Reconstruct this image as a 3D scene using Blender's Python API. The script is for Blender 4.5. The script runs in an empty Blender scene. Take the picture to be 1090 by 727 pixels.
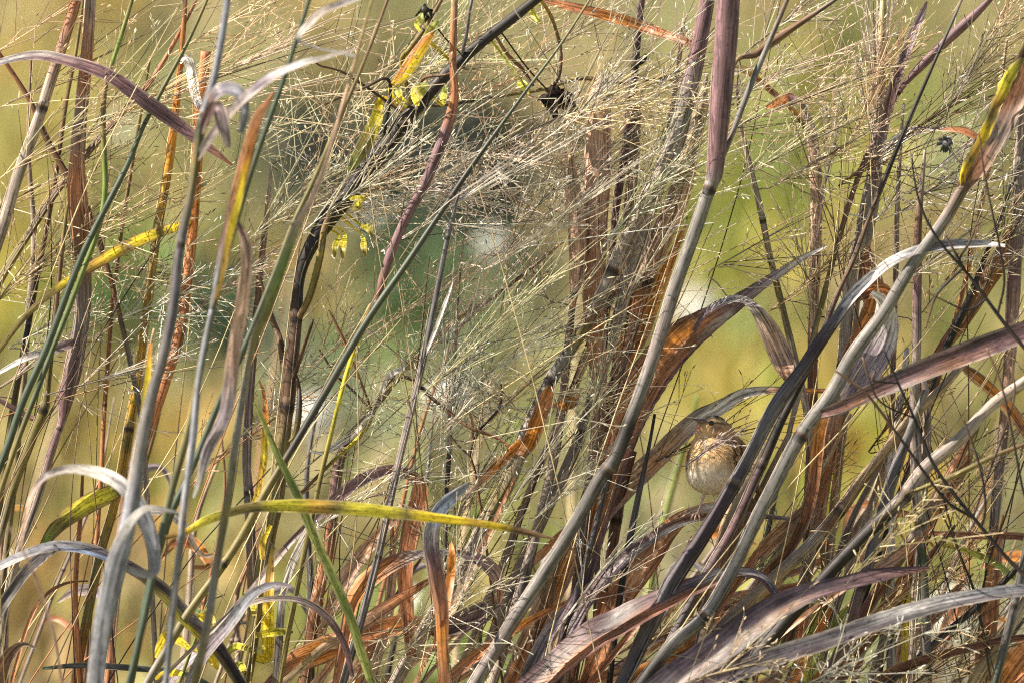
import bpy, bmesh, math, random
import numpy as np
from mathutils import Vector, noise as mnoise

# ------------------------------------------------------------------ camera, light, exposure
scene = bpy.context.scene
COL = scene.collection
D = 12.0                      # camera to the plane of the bird
K = 0.0009                    # metres per photograph pixel in that plane
PITCH = math.radians(5.0)
CENTRE = Vector((0, 0, 0.75))
FWD = Vector((0, math.cos(PITCH), -math.sin(PITCH)))
UP = Vector((0, math.sin(PITCH), math.cos(PITCH)))
RIGHT = Vector((1, 0, 0))
CAM = CENTRE - FWD * D
cam_d = bpy.data.cameras.new('camera')
cam = bpy.data.objects.new('camera', cam_d)
COL.objects.link(cam)
cam.location = CAM
cam.rotation_euler = (math.radians(90) - PITCH, 0, 0)
cam_d.sensor_width = 36
cam_d.lens = 36 * D / (1090 * K)
cam_d.clip_start = 0.1
cam_d.clip_end = 2000
cam_d.dof.use_dof = True
cam_d.dof.focus_distance = D
cam_d.dof.aperture_fstop = 4.9
cam_d.dof.aperture_blades = 0
scene.camera = cam

SUN_TO = Vector((-0.68, -0.09, 0.72)).normalized()      # towards the sun
elev = math.asin(SUN_TO.z)
azim = math.atan2(SUN_TO.x, SUN_TO.y)                 # clockwise from +y
w = bpy.data.worlds.new('World')
scene.world = w
w.use_nodes = True
nt = w.node_tree
bg = nt.nodes['Background']
sky = nt.nodes.new('ShaderNodeTexSky')
sky.sky_type = 'NISHITA'
sky.sun_disc = False
sky.sun_elevation = elev
sky.sun_rotation = azim
nt.links.new(sky.outputs[0], bg.inputs[0])
bg.inputs[1].default_value = 0.05
sd = bpy.data.lights.new('sun', 'SUN')
sd.energy = 5.0
sd.angle = math.radians(0.5)
sd.color = (1.0, 0.88, 0.71)
so = bpy.data.objects.new('sun', sd)
COL.objects.link(so)
so.rotation_euler = (-SUN_TO).to_track_quat('-Z', 'Y').to_euler()
so.location = (-8, 4, 9)
scene.view_settings.view_transform = 'Standard'
scene.view_settings.look = 'None'
scene.view_settings.gamma = 1
scene.view_settings.exposure = 1.4
scene.cycles.use_denoising = False
scene.cycles.filter_width = 1.1
scene.cycles.max_bounces = 6
scene.cycles.transparent_max_bounces = 4

# ------------------------------------------------------------------ helpers
def P(px, py, d=0.0):
    """photograph pixel + distance behind the bird's plane -> point in the place"""
    s = (D + d) / D
    return CAM + FWD * (D + d) + RIGHT * ((px - 545) * K * s) + UP * ((363.5 - py) * K * s)

def tag(o, label=None, cat=None, group=None, kind=None):
    if label: o['label'] = label
    if cat: o['category'] = cat
    if group: o['group'] = group
    if kind: o['kind'] = kind
    return o

def empty(name, loc):
    o = bpy.data.objects.new(name, None)
    o.location = loc
    o.empty_display_size = 0.03
    COL.objects.link(o)
    return o

def mesh_obj(name, V, F, mat, parent=None, cols=None, uvs=None, smooth=True, origin=None):
    """V (n,3) world points; F list of int arrays, one per face size; parts sit in their thing's frame"""
    V = np.asarray(V, dtype=np.float64)
    if origin is None:
        origin = np.array(parent.location) if parent is not None else V.mean(0)
    me = bpy.data.meshes.new(name)
    loc = V - np.array(origin)
    me.vertices.add(len(loc))
    me.vertices.foreach_set('co', loc.astype(np.float32).ravel())
    loops = np.concatenate([f.ravel() for f in F]).astype(np.int32)
    sizes = np.concatenate([np.full(len(f), f.shape[1]) for f in F]).astype(np.int32)
    starts = np.concatenate([[0], np.cumsum(sizes)[:-1]]).astype(np.int32)
    me.loops.add(len(loops))
    me.loops.foreach_set('vertex_index', loops)
    me.polygons.add(len(sizes))
    me.polygons.foreach_set('loop_start', starts)
    me.polygons.foreach_set('loop_total', sizes)
    me.polygons.foreach_set('use_smooth', np.full(len(sizes), smooth))
    if uvs is not None:
        ul = me.uv_layers.new(name='UVMap')
        ul.data.foreach_set('uv', np.asarray(uvs, dtype=np.float32)[loops].ravel())
    if cols is not None:
        c = np.ones((len(V), 4), dtype=np.float32)
        c[:, :3] = cols
        at = me.attributes.new('Col', 'FLOAT_COLOR', 'POINT')
        at.data.foreach_set('color', c.ravel())
    me.update()
    me.validate()
    me.materials.append(mat)
    o = bpy.data.objects.new(name, me)
    COL.objects.link(o)
    if parent is not None:
        o.parent = parent
        o.location = Vector(origin) - Vector(parent.location)
    else:
        o.location = origin
    return o

def spline(pts, n):
    """Catmull-Rom through pts (k,m), n samples, evenly along the length"""
    p = np.asarray(pts, float)
    if len(p) == 2:
        p = np.array([p[0], (p[0] + p[1]) / 2, p[1]])
    q = np.vstack([2 * p[0] - p[1], p, 2 * p[-1] - p[-2]])
    out = []
    for i in range(1, len(q) - 2):
        a, b, c, d = q[i - 1], q[i], q[i + 1], q[i + 2]
        for t in np.linspace(0, 1, 14, endpoint=False):
            out.append(0.5 * (2 * b + (c - a) * t + (2 * a - 5 * b + 4 * c - d) * t * t + (3 * b - a - 3 * c + d) * t ** 3))
    out.append(p[-1])
    out = np.array(out)
    L = np.concatenate([[0], np.cumsum(np.linalg.norm(np.diff(out[:, :3], axis=0), axis=1))])
    s = np.linspace(0, L[-1], n)
    return np.stack([np.interp(s, L, out[:, j]) for j in range(out.shape[1])], 1)

def unit(a):
    return a / np.maximum(np.linalg.norm(a, axis=-1, keepdims=True), 1e-12)

PAL = dict(GR=(.31, .257, .225), SL=(.105, .098, .112), DK=(.02, .016, .017), OL=(.17, .14, .045), DG=(.05, .07, .045),
           GN=(.14, .20, .04), LG=(.36, .42, .11), YL=(.84, .64, .03), YG=(.68, .62, .05), OR=(.56, .20, .03), RU=(.43, .175, .08),
           RB=(.19, .085, .045), PU=(.165, .095, .108), PD=(.036, .024, .036), PK=(.48, .31, .235), SV=(.58, .56, .58), BL=(.255, .265, .32),
           ST=(.60, .48, .27), WH=(.82, .79, .75), BR=(.15, .085, .05), VI=(.31, .26, .315), TN=(.38, .29, .18), BU=(.20, .26, .42),
           SA=(.66, .35, .19), GO=(.55, .33, .05), MG=(.20, .165, .165), GY=(.18, .17, .165))

def ramp(stops, t):
    """colour stops: a string 'GR SL' spread evenly, or 'GR@0 SL@.4'"""
    names = stops.split()
    ts, cs = [], []
    for i, s in enumerate(names):
        if '@' in s:
            s, a = s.split('@')
            ts.append(float(a))
        else:
            ts.append(i / max(1, len(names) - 1))
        cs.append(PAL[s])
    cs = np.array(cs)
    return np.stack([np.interp(t, ts, cs[:, j]) for j in range(3)], -1)

# ------------------------------------------------------------------ materials
def fibre_material(name, transl=0.0, rough=0.5, spec=0.5, fleck=0.5, streak=0.55, bump=0.35):
    """plant fibre: colour of the part itself, lengthwise streaks, flecks of wear"""
    m = bpy.data.materials.new(name)
    m.use_nodes = True
    nt = m.node_tree
    N, Lk = nt.nodes, nt.links
    N.clear()
    out = N.new('ShaderNodeOutputMaterial')
    pr = N.new('ShaderNodeBsdfPrincipled')
    at = N.new('ShaderNodeAttribute'); at.attribute_name = 'Col'
    uv = N.new('ShaderNodeUVMap'); uv.uv_map = 'UVMap'
    oi = N.new('ShaderNodeObjectInfo')
    sep = N.new('ShaderNodeSeparateXYZ'); Lk.new(uv.outputs[0], sep.inputs[0])
    def vec(su, sv):
        a = N.new('ShaderNodeMath'); a.operation = 'MULTIPLY'; a.inputs[1].default_value = su; Lk.new(sep.outputs[0], a.inputs[0])
        b = N.new('ShaderNodeMath'); b.operation = 'MULTIPLY'; b.inputs[1].default_value = sv; Lk.new(sep.outputs[1], b.inputs[0])
        r = N.new('ShaderNodeMath'); r.operation = 'MULTIPLY'; r.inputs[1].default_value = 37.0; Lk.new(oi.outputs['Random'], r.inputs[0])
        c = N.new('ShaderNodeCombineXYZ'); Lk.new(a.outputs[0], c.inputs[0]); Lk.new(b.outputs[0], c.inputs[1]); Lk.new(r.outputs[0], c.inputs[2])
        return c
    def noise(v, scale, detail, rough_):
        n = N.new('ShaderNodeTexNoise'); n.inputs['Scale'].default_value = scale; n.inputs['Detail'].default_value = detail
        n.inputs['Roughness'].default_value = rough_; Lk.new(v.outputs[0], n.inputs['Vector']); return n
    st = noise(vec(520, 16), 1.0, 4, 0.75)
    bl = noise(vec(160, 60), 1.0, 4, 0.7)
    fl = noise(vec(420, 190), 1.0, 2, 0.6)
    def remap(src, a, b, c, d):
        r = N.new('ShaderNodeMapRange'); r.inputs[1].default_value = a; r.inputs[2].default_value = b; r.inputs[3].default_value = c; r.inputs[4].default_value = d
        Lk.new(src.outputs[0], r.inputs[0]); return r
    s1 = remap(st, .40, .60, 1 - streak, 1 + streak * .9)
    s2 = remap(bl, .3, .7, .62, 1.36)
    s3 = remap(fl, .57, .66, 1.0, 1.0 - fleck)
    m1 = N.new('ShaderNodeMath'); m1.operation = 'MULTIPLY'; Lk.new(s1.outputs[0], m1.inputs[0]); Lk.new(s2.outputs[0], m1.inputs[1])
    m2 = N.new('ShaderNodeMath'); m2.operation = 'MULTIPLY'; Lk.new(m1.outputs[0], m2.inputs[0]); Lk.new(s3.outputs[0], m2.inputs[1])
    mc = N.new('ShaderNodeVectorMath'); mc.operation = 'SCALE'; Lk.new(at.outputs['Color'], mc.inputs[0]); Lk.new(m2.outputs[0], mc.inputs['Scale'])
    Lk.new(mc.outputs[0], pr.inputs['Base Color'])
    pr.inputs['Roughness'].default_value = rough
    pr.inputs['Specular IOR Level'].default_value = spec
    rr = remap(bl, .3, .7, rough - .12, rough + .15); Lk.new(rr.outputs[0], pr.inputs['Roughness'])
    bp = N.new('ShaderNodeBump'); bp.inputs['Strength'].default_value = bump; bp.inputs['Distance'].default_value = 0.0006
    Lk.new(st.outputs[0], bp.inputs['Height']); Lk.new(bp.outputs[0], pr.inputs['Normal'])
    if transl:
        tr = N.new('ShaderNodeBsdfTranslucent')
        g = N.new('ShaderNodeGamma'); g.inputs[1].default_value = 0.8
        Lk.new(mc.outputs[0], g.inputs[0]); Lk.new(g.outputs[0], tr.inputs[0])
        mx = N.new('ShaderNodeMixShader'); mx.inputs[0].default_value = transl
        Lk.new(pr.outputs[0], mx.inputs[1]); Lk.new(tr.outputs[0], mx.inputs[2]); Lk.new(mx.outputs[0], out.inputs[0])
    else:
        Lk.new(pr.outputs[0], out.inputs[0])
    return m

M_STEM = fibre_material('dry_stem', 0, .55, .35, .45, .62, .5)
M_DRY = fibre_material('dry_leaf', .42, .42, .5, .5, .66, .5)
M_FRESH = fibre_material('fresh_leaf', .5, .42, .45, .6, .45)
M_GREENSTEM = fibre_material('green_stem', 0, .42, .5, .15, .3)

def plain_material(name, rough=.6, spec=.4, transl=0.0, col=None, var=.25, scale=40.0):
    m = bpy.data.materials.new(name)
    m.use_nodes = True
    nt = m.node_tree
    N, Lk = nt.nodes, nt.links
    pr = N['Principled BSDF']; out = N['Material Output']
    pr.inputs['Roughness'].default_value = rough
    pr.inputs['Specular IOR Level'].default_value = spec
    tc = N.new('ShaderNodeTexCoord')
    nz = N.new('ShaderNodeTexNoise'); nz.inputs['Scale'].default_value = scale; nz.inputs['Detail'].default_value = 4
    Lk.new(tc.outputs['Object'], nz.inputs['Vector'])
    r = N.new('ShaderNodeMapRange'); r.inputs[1].default_value = .3; r.inputs[2].default_value = .7; r.inputs[3].default_value = 1 - var; r.inputs[4].default_value = 1 + var
    Lk.new(nz.outputs[0], r.inputs[0])
    mc = N.new('ShaderNodeVectorMath'); mc.operation = 'SCALE'; Lk.new(r.outputs[0], mc.inputs['Scale'])
    if col is None:
        at = N.new('ShaderNodeAttribute'); at.attribute_name = 'Col'; Lk.new(at.outputs['Color'], mc.inputs[0])
    else:
        mc.inputs[0].default_value = col
    Lk.new(mc.outputs[0], pr.inputs['Base Color'])
    if transl:
        tr = N.new('ShaderNodeBsdfTranslucent'); Lk.new(mc.outputs[0], tr.inputs[0])
        mx = N.new('ShaderNodeMixShader'); mx.inputs[0].default_value = transl
        Lk.new(pr.outputs[0], mx.inputs[1]); Lk.new(tr.outputs[0], mx.inputs[2]); Lk.new(mx.outputs[0], out.inputs[0])
    return m

M_HAIR = plain_material('panicle_straw', .38, .45, .38, None, .15, 60)
M_WEED = plain_material('weed_leaf', .5, .4, .4, None, .3, 150)
M_PLUME = plain_material('plumage_down', .8, .15, .1, None, .12, 300)
M_BEAK = plain_material('beak_horn', .35, .5, 0, None, .15, 300)
M_EYE = plain_material('eye_gloss', .05, .7, 0, (.006, .005, .005), .1, 50)
M_BGRASS = plain_material('marsh_grass_blades', .6, .3, .3, None, .2, 3)
M_GLINT = plain_material('glint_white', .8, .2, .2, (.85, .84, .80), .06, 80)

# ------------------------------------------------------------------ tubes, stalks, leaves, panicles
def tube_arrays(C, R, k=8):
    """C (s,3) centre line, R (s,) radii -> V, quads, u, ring index"""
    T = unit(np.gradient(C, axis=0))
    ref = np.array([0, -1.0, 0.02])
    A = unit(ref - T * (T @ ref)[:, None])
    B = np.cross(T, A)
    ang = np.linspace(0, 2 * np.pi, k, endpoint=False)
    V = C[:, None] + R[:, None, None] * (np.cos(ang)[None, :, None] * A[:, None] + np.sin(ang)[None, :, None] * B[:, None])
    s = len(C)
    i = np.arange(s - 1)[:, None] * k
    j = np.arange(k)[None]
    F = np.stack([i + j, i + (j + 1) % k, i + k + (j + 1) % k, i + k + j], -1).reshape(-1, 4)
    return V.reshape(-1, 3), F, ang

def to_ground(P3, step=0.05, clump=None):
    """carry a centre line (first point lowest) on down to the soil"""
    P3 = list(map(np.array, P3))
    d = unit(P3[0] - P3[1])
    if d[2] > -0.3:
        d[2] = -0.3; d = unit(d)
    ext = []
    p = P3[0]
    while p[2] > 0.0:
        d = unit(d + np.array([0, 0, -0.09]))
        p = p + d * min(step, max(p[2], .012) / max(.2, -d[2]) + 0.004)
        ext.append(p)
    return ext[::-1], len(ext)

STALKS = {}

def stalk(key, label, z, pts, cols, nodes=(), mat=None, name='grass_stalk', cat='grass stalk', group='dry grass stalks', lean=0.0, rough=0.06, k=9):
    rnd = random.Random(key)
    pts = [(p[0], p[1], p[2] if len(p) > 2 else None) for p in pts]
    last = 6
    q = []
    for p in pts:
        if p[2] is not None: last = p[2]
        q.append((p[0], p[1], last))
    n0 = len(q)
    P3 = [np.array(P(x, y, z + lean * i / n0)) for i, (x, y, w_) in enumerate(q)]
    Wd = [w_ * K * .5 * (D + z) / D for _, _, w_ in q]
    ext, ne = to_ground(P3)
    e = ext[::2] if len(ext) > 3 else ext
    if len(e) and ext: e[0] = ext[0]
    full = np.array([list(a) + [Wd[0] * .95] for a in e] + [list(a) + [r] for a, r in zip(P3, Wd)])
    Ltot = np.linalg.norm(np.diff(full[:, :3], axis=0), axis=1).sum()
    S = max(30, int(Ltot / 0.006))
    c = spline(full, S)
    C, R = c[:, :3], c[:, 3].copy()
    # colour parameter runs over the traced part only
    i0 = np.argmin(np.linalg.norm(C - P3[0], axis=1))
    arc = np.concatenate([[0], np.cumsum(np.linalg.norm(np.diff(C, axis=0), axis=1))])
    t = np.clip((arc - arc[i0]) / (arc[-1] - arc[i0]), 0, 1)
    colr = ramp(cols, t)
    seed = rnd.random() * 100
    for i in range(S):
        f = mnoise.noise(Vector((seed, arc[i] * 30, 0)))
        R[i] *= 1 + rough * f
        C[i] += np.array([mnoise.noise(Vector((arc[i] * 14, seed, 3))), 0, 0]) * 0.0007
    root = empty(name, C[0])
    tag(root, label, cat, group)
    V, F, ang = tube_arrays(C, R, k)
    # slightly ribbed, one side flattened
    uu = np.tile(ang / (2 * np.pi), S) * np.repeat(R * 6.28, k)
    vv = np.repeat(arc, k)
    cc = np.repeat(colr, k, 0)
    capi = np.arange((S - 1) * k, S * k)[None]
    mesh_obj('stem', V, [F, capi], mat or M_STEM, root, cc, np.stack([uu, vv], 1))
    for nd in nodes:                                  # joints of the culm, given by pixel
        if isinstance(nd, (int, float)): ti = np.argmin(np.abs(t - nd))
        else: ti = np.argmin(np.linalg.norm(C - np.array(P(nd[0], nd[1], z)), axis=1))
        ti = min(max(ti, 2), S - 3)
        r = R[ti]
        prof = [(-1.2, .98), (-.8, 1.05), (-.3, 1.11), (.1, 1.05), (.5, 1.13), (.9, 1.05), (1.2, .98)]
        Tn = unit(C[ti + 1] - C[ti - 1])
        ring = np.array([C[ti] + Tn * a * r * 1.1 for a, b in prof])
        rr = np.array([r * b for a, b in prof])
        V2, F2, a2 = tube_arrays(ring, rr, 10)
        base = colr[ti]
        cj = np.repeat(np.array([base * .8, base * .45, np.array(PAL['DK']), np.array(PAL['BR']) * .6, base * .9 + .05, base, base]), 10, 0)
        mesh_obj('joint', V2, [F2], M_STEM, root, cj, np.stack([np.tile(a2, 7) * r, np.repeat(np.arange(7) * r, 10)], 1))
    if R[len(R) // 2] > .0034 and S > 60 and mat is None:                # pale ribbon along the sheath margin, painting the sunlit rim of the stem
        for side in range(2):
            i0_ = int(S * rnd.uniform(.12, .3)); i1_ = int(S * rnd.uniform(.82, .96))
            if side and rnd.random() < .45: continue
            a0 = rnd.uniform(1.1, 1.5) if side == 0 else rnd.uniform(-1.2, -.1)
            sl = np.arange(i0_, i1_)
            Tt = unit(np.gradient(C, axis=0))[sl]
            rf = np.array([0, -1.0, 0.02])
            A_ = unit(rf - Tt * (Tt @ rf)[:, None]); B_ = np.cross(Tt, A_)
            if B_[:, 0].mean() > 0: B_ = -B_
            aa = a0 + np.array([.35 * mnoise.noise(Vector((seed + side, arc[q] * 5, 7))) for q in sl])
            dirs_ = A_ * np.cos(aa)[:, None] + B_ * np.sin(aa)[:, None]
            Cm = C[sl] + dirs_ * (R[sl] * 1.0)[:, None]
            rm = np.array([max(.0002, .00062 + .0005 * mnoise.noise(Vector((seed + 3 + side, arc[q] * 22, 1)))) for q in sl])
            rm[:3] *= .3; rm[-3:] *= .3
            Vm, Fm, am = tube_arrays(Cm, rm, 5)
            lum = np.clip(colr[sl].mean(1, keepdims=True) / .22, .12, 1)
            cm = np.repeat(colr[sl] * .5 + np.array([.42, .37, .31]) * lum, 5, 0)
            mesh_obj('lit_sheath_edge', Vm, [Fm], M_STEM, root, cm, np.stack([np.tile(am, len(sl)) * .001, np.repeat(arc[sl], 5)], 1))
    STALKS[key] = dict(root=root, C=C, R=R, z=z, lean=lean)
    return root

def ribbon(P3, Wd, tilt, seed, fold=.22, ragged=.05, nseg=None, ends=True, flip=0):
    """leaf sheet along a centre line; tilt turns its upper edge away from the lens side"""
    full = np.concatenate([P3, Wd[:, None]], 1)
    Ltot = np.linalg.norm(np.diff(P3, axis=0), axis=1).sum()
    S = nseg or max(14, int(Ltot / 0.0035))
    c = spline(full, S)
    C, Wr = c[:, :3], np.maximum(c[:, 3], 0.0003)
    arc = np.concatenate([[0], np.cumsum(np.linalg.norm(np.diff(C, axis=0), axis=1))])
    T = unit(np.gradient(C, axis=0))
    v = np.array(FWD)
    Q = unit(np.cross(T, v))
    q0 = Q.mean(0)
    if q0[2] + .25 * q0[0] < 0: Q = -Q
    tl = np.radians(np.interp(np.linspace(0, 1, S), np.linspace(0, 1, len(np.atleast_1d(tilt))), np.atleast_1d(tilt))) if np.ndim(tilt) else np.full(S, math.radians(tilt))
    tl = tl + np.array([.22 * mnoise.noise(Vector((seed, a * 9, 1))) for a in arc])
    W = Q * np.cos(tl)[:, None] + v[None] * np.sin(tl)[:, None]
    Nn = np.cross(W, T)
    Nn[(Nn @ v) > 0] *= -1
    Wr = Wr / np.maximum(np.cos(tl), .45)
    us = np.array([-1, -.72, -.4, -.08, .08, .4, .72, 1.0])
    k = len(us)
    prof = fold * (us ** 2 - .45) - .06 * np.exp(-(us / .12) ** 2)
    rag = np.ones((S, k))
    for i in range(S):
        rag[i, 0] += ragged * mnoise.noise(Vector((seed + 5, arc[i] * 160, 0))) + ragged * .8 * mnoise.noise(Vector((seed + 5, arc[i] * 45, 0)))
        rag[i, -1] += ragged * mnoise.noise(Vector((seed + 9, arc[i] * 160, 4))) + ragged * .8 * mnoise.noise(Vector((seed + 9, arc[i] * 45, 4)))
    wav = np.array([[.10 * mnoise.noise(Vector((seed, a * 40, u * 1.3))) for u in us] for a in arc])
    V = C[:, None] + W[:, None] * (us[None] * rag * Wr[:, None] * .5)[..., None] + Nn[:, None] * ((prof[None] + wav) * Wr[:, None] * .5)[..., None]
    i = np.arange(S - 1)[:, None] * k
    j = np.arange(k - 1)[None]
    F = np.stack([i + j, i + j + 1, i + k + j + 1, i + k + j], -1).reshape(-1, 4)
    uvs = np.stack([(us[None] * .5 * Wr[:, None]).ravel(), np.repeat(arc, k)], 1)
    t = np.repeat(arc / arc[-1], k)
    u = np.tile(us, S)
    return V.reshape(-1, 3), F, uvs, t, u, C, Wr

def leaf_cols(cols, cols2, t, u, edge=None, seed=0):
    a = ramp(cols, t)
    if cols2:
        b = ramp(cols2, t)
        nz = np.array([mnoise.noise(Vector((seed, tt * 9, 2))) for tt in t])
        m = np.clip((u + .25 * nz) * 3.0 + .5, 0, 1)[:, None]
        a = a * (1 - m) + b * m
    if edge:
        e = np.clip((np.abs(u) - .62) / .3, 0, 1)[:, None]
        a = a * (1 - e) + np.array(PAL[edge]) * e
    else:
        e = np.clip((np.abs(u) - .74) / .24, 0, 1)[:, None] * .55          # pale margin, with bright edge glints painted in
        a = a * (1 - e) + (a * .5 + np.array([.36, .32, .27])) * e
    return a

def leaf(key, zoff, pts, cols, tilt=20, fresh=False, cols2=None, edge=None, fold=.22, name='leaf', label=None, ragged=.05):
    st = STALKS[key]
    C, R = st['C'], st['R']
    rnd = random.Random(str(pts[0]) + key)
    p0 = np.array(P(pts[0][0], pts[0][1], st['z']))
    i = np.argmin(np.linalg.norm(C - p0, axis=1))
    d0 = (C[i] - np.array(CAM)) @ np.array(FWD) - D
    n = len(pts)
    P3 = []
    for j, p in enumerate(pts):
        s = j / (n - 1)
        P3.append(np.array(P(p[0], p[1], d0 + zoff * min(1, s * 2.2) + .004 * math.sin(s * 7 + rnd.random() * 6))))
    if np.linalg.norm(P3[0] - C[i]) < .014: P3[0] = C[i] - np.array(FWD) * R[i] * .5
    else: P3.insert(0, C[i]); pts = [(0, 0, max(3, pts[0][2] * .6))] + list(pts)
    Wd = np.array([p[2] * K for p in pts])
    seed = rnd.random() * 90
    V, F, uvs, t, u, _, _ = ribbon(np.array(P3), Wd, tilt, seed, fold, ragged)
    o = mesh_obj(name, V, [F], M_FRESH if fresh else M_DRY, st['root'], leaf_cols(cols, cols2, t, u, edge, seed), uvs)
    if label: o['label'] = label
    return o

def blade(label, z, pts, cols, tilt=20, fresh=False, cols2=None, edge=None, fold=.22, key=None, name='grass_shoot', lean=0.0, ragged=.05, ground=True):
    """a long leaf that rises from the soil on its own"""
    rnd = random.Random(label)
    P3 = [np.array(P(p[0], p[1], z + lean * i / len(pts))) for i, p in enumerate(pts)]
    Wd = [p[2] * K for p in pts]
    ext, ne = to_ground(P3)
    e = ext[::3]
    ew = [max(.004, Wd[0] * (.5 + .5 * i / max(1, len(e)))) for i in range(len(e))]
    A = np.array(e + P3); Wa = np.array(ew + Wd)
    seed = rnd.random() * 90
    V, F, uvs, t, u, C, Wr = ribbon(A, Wa, tilt, seed, fold, ragged)
    arc = t
    i0 = np.argmin(np.linalg.norm(C - P3[0], axis=1)) / (len(C) - 1)
    tt = np.clip((t - i0) / (1 - i0), 0, 1)
    o = mesh_obj(name, V, [F], M_FRESH if fresh else M_DRY, None, leaf_cols(cols, cols2, tt, u, edge, seed), uvs, origin=C[0])
    tag(o, label, 'grass shoot', 'long leafy grass shoots')
    if key: STALKS[key] = dict(root=o, C=C, R=Wr * .5, z=z, lean=lean)
    return o

def tubes(C, R, k=3):
    """C (n,s,3), R (n,s)"""
    n, s, _ = C.shape
    T = unit(np.gradient(C, axis=1))
    ref = np.array([.13, -.9, .3])
    A = unit(np.cross(T, ref)); B = np.cross(T, A)
    ang = np.linspace(0, 2 * np.pi, k, endpoint=False)
    V = C[:, :, None] + R[:, :, None, None] * (np.cos(ang)[None, None, :, None] * A[:, :, None] + np.sin(ang)[None, None, :, None] * B[:, :, None])
    b = (np.arange(n)[:, None, None] * s + np.arange(s - 1)[None, :, None]) * k
    j = np.arange(k)[None, None]
    F = np.stack([b + j, b + (j + 1) % k, b + k + (j + 1) % k, b + k + j], -1).reshape(-1, 4)
    return V.reshape(-1, 3), F

def jitter_dirs(rng, d, ang):
    r = unit(rng.normal(size=d.shape))
    r = unit(r - d * np.sum(r * d, -1, keepdims=True))
    a = ang[:, None]
    return d * np.cos(a) + r * np.sin(a)

def curve_set(rng, p0, d0, L, s, bend, wob=.12):
    n = len(p0)
    out = np.zeros((n, s, 3)); out[:, 0] = p0
    d = d0.copy()
    wd = unit(rng.normal(size=(n, 3)))
    for i in range(1, s):
        d = unit(d + bend + wd * wob / s + rng.normal(size=(n, 3)) * wob * .25)
        out[:, i] = out[:, i - 1] + d * (L / (s - 1))[:, None]
    return out

HAIRCOL = [(.86, .70, .50), (.87, .77, .60), (.84, .65, .46), (.89, .82, .72), (.30, .19, .11)]

def panicle(i, o, e, spread=22, n=26, d=0.0, tone=None, key=None, sub=4, thick=1.0, peduncle=True):
    rng = np.random.default_rng(1000 + i)
    n = max(8, int(n * .72))
    o3 = np.array(P(o[0], o[1], d))
    e3 = np.array(P(e[0], e[1], d + rng.uniform(-.05, .05)))
    ax = e3 - o3; Ltot = np.linalg.norm(ax); ax = ax / Ltot
    if key is None:
        best = None
        for kk, st in STALKS.items():
            c = st['C']
            dd = np.linalg.norm((c - o3) * np.array([1, .5, 1]), axis=1) + np.where(c[:, 2] > o3[2] + .01, .08, 0)
            j = dd.argmin()
            if best is None or dd[j] < best[0]: best = (dd[j], kk, j)
        key = best[1]; j = best[2]
    else:
        c = STALKS[key]['C']; j = np.linalg.norm(c - o3, axis=1).argmin()
    st = STALKS[key]
    p0 = st['C'][j]
    VV, FF, base = [], [], 0
    def add(V, F):
        nonlocal base
        VV.append(V); FF.append(F + base); base += len(V)
    # stalk of the seed head and its main axis
    CC = []
    def col(n_items, per, lo=.55, hi=1.25):
        f = np.where(rng.random(n_items) < .16, rng.uniform(.15, .4, n_items), rng.uniform(lo, hi, n_items))
        CC.append(np.repeat(f, per))
    line = spline(np.array([p0, p0 * .35 + o3 * .65, o3, o3 + ax * Ltot * .3, o3 + ax * Ltot * .7]), 26)
    add(*tubes(line[None], np.linspace(.0008, .0004, 26)[None] * thick, 4)); col(1, 26 * 4)
    # stiff branches leave the axis along its lower half
    at = rng.uniform(0, .55, n) ** 1.2
    B0 = o3 + ax * (at * Ltot)[:, None] + rng.normal(size=(n, 3)) * .0008
    dirs = jitter_dirs(rng, np.repeat(ax[None], n, 0), np.abs(rng.normal(0, math.radians(spread * 1.6), n)))
    Lb = Ltot * (1 - at * .6) * rng.uniform(.45, 1.25, n)
    C1 = curve_set(rng, B0, dirs, Lb, 9, np.array([0, 0, -.008]), .035)
    add(*tubes(C1, np.repeat(np.linspace(.0006, .00034, 9)[None], n, 0) * thick)); col(n, 27)
    m = n * sub
    idx = np.repeat(np.arange(n), sub); sp = rng.integers(1, 8, m)
    p = C1[idx, sp]; dd = unit(C1[idx, np.minimum(sp + 1, 8)] - p)
    dd = jitter_dirs(rng, dd, rng.uniform(.2, 1.0, m))
    C2 = curve_set(rng, p, dd, Lb[idx] * rng.uniform(.10, .42, m), 5, np.zeros(3), .05)
    add(*tubes(C2, np.repeat(np.linspace(.00044, .00028, 5)[None], m, 0) * thick)); col(m, 15)
    q = m * 2
    idx2 = np.repeat(np.arange(m), 2); sp2 = rng.integers(2, 5, q)
    p = C2[idx2, sp2]; dd = unit(C2[idx2, sp2] - C2[idx2, sp2 - 1])
    dd = jitter_dirs(rng, dd, rng.uniform(.1, .9, q))
    C3 = curve_set(rng, p, dd, rng.uniform(.004, .014, q), 3, np.zeros(3), .03)
    add(*tubes(C3, np.repeat(np.array([[.0002, .00018, .00016]]), q, 0) * thick)); col(q, 9)
    ds = jitter_dirs(rng, unit(C3[:, 2] - C3[:, 1]), rng.uniform(0, .4, q))
    L4 = rng.uniform(.003, .0075, q)
    C4 = C3[:, 2][:, None] + ds[:, None] * (L4[:, None] * np.array([[0, .35, .7, 1]]))[..., None]
    add(*tubes(C4, np.repeat(np.array([[.00024, .00058, .00046, .00012]]), q, 0) * thick, 4)); col(q, 16, .7, 1.35)
    V = np.concatenate(VV)
    if tone is None: tone = int(rng.integers(0, 4))
    c0 = np.array(HAIRCOL[tone])
    cols = np.repeat(c0[None], len(V), 0) * rng.uniform(.8, 1.2, (1, 3)) ** .4
    cols = np.clip(cols * np.concatenate(CC)[:, None], 0, .9)
    return mesh_obj('seed_head', V, FF, M_HAIR, st['root'], cols)
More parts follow.
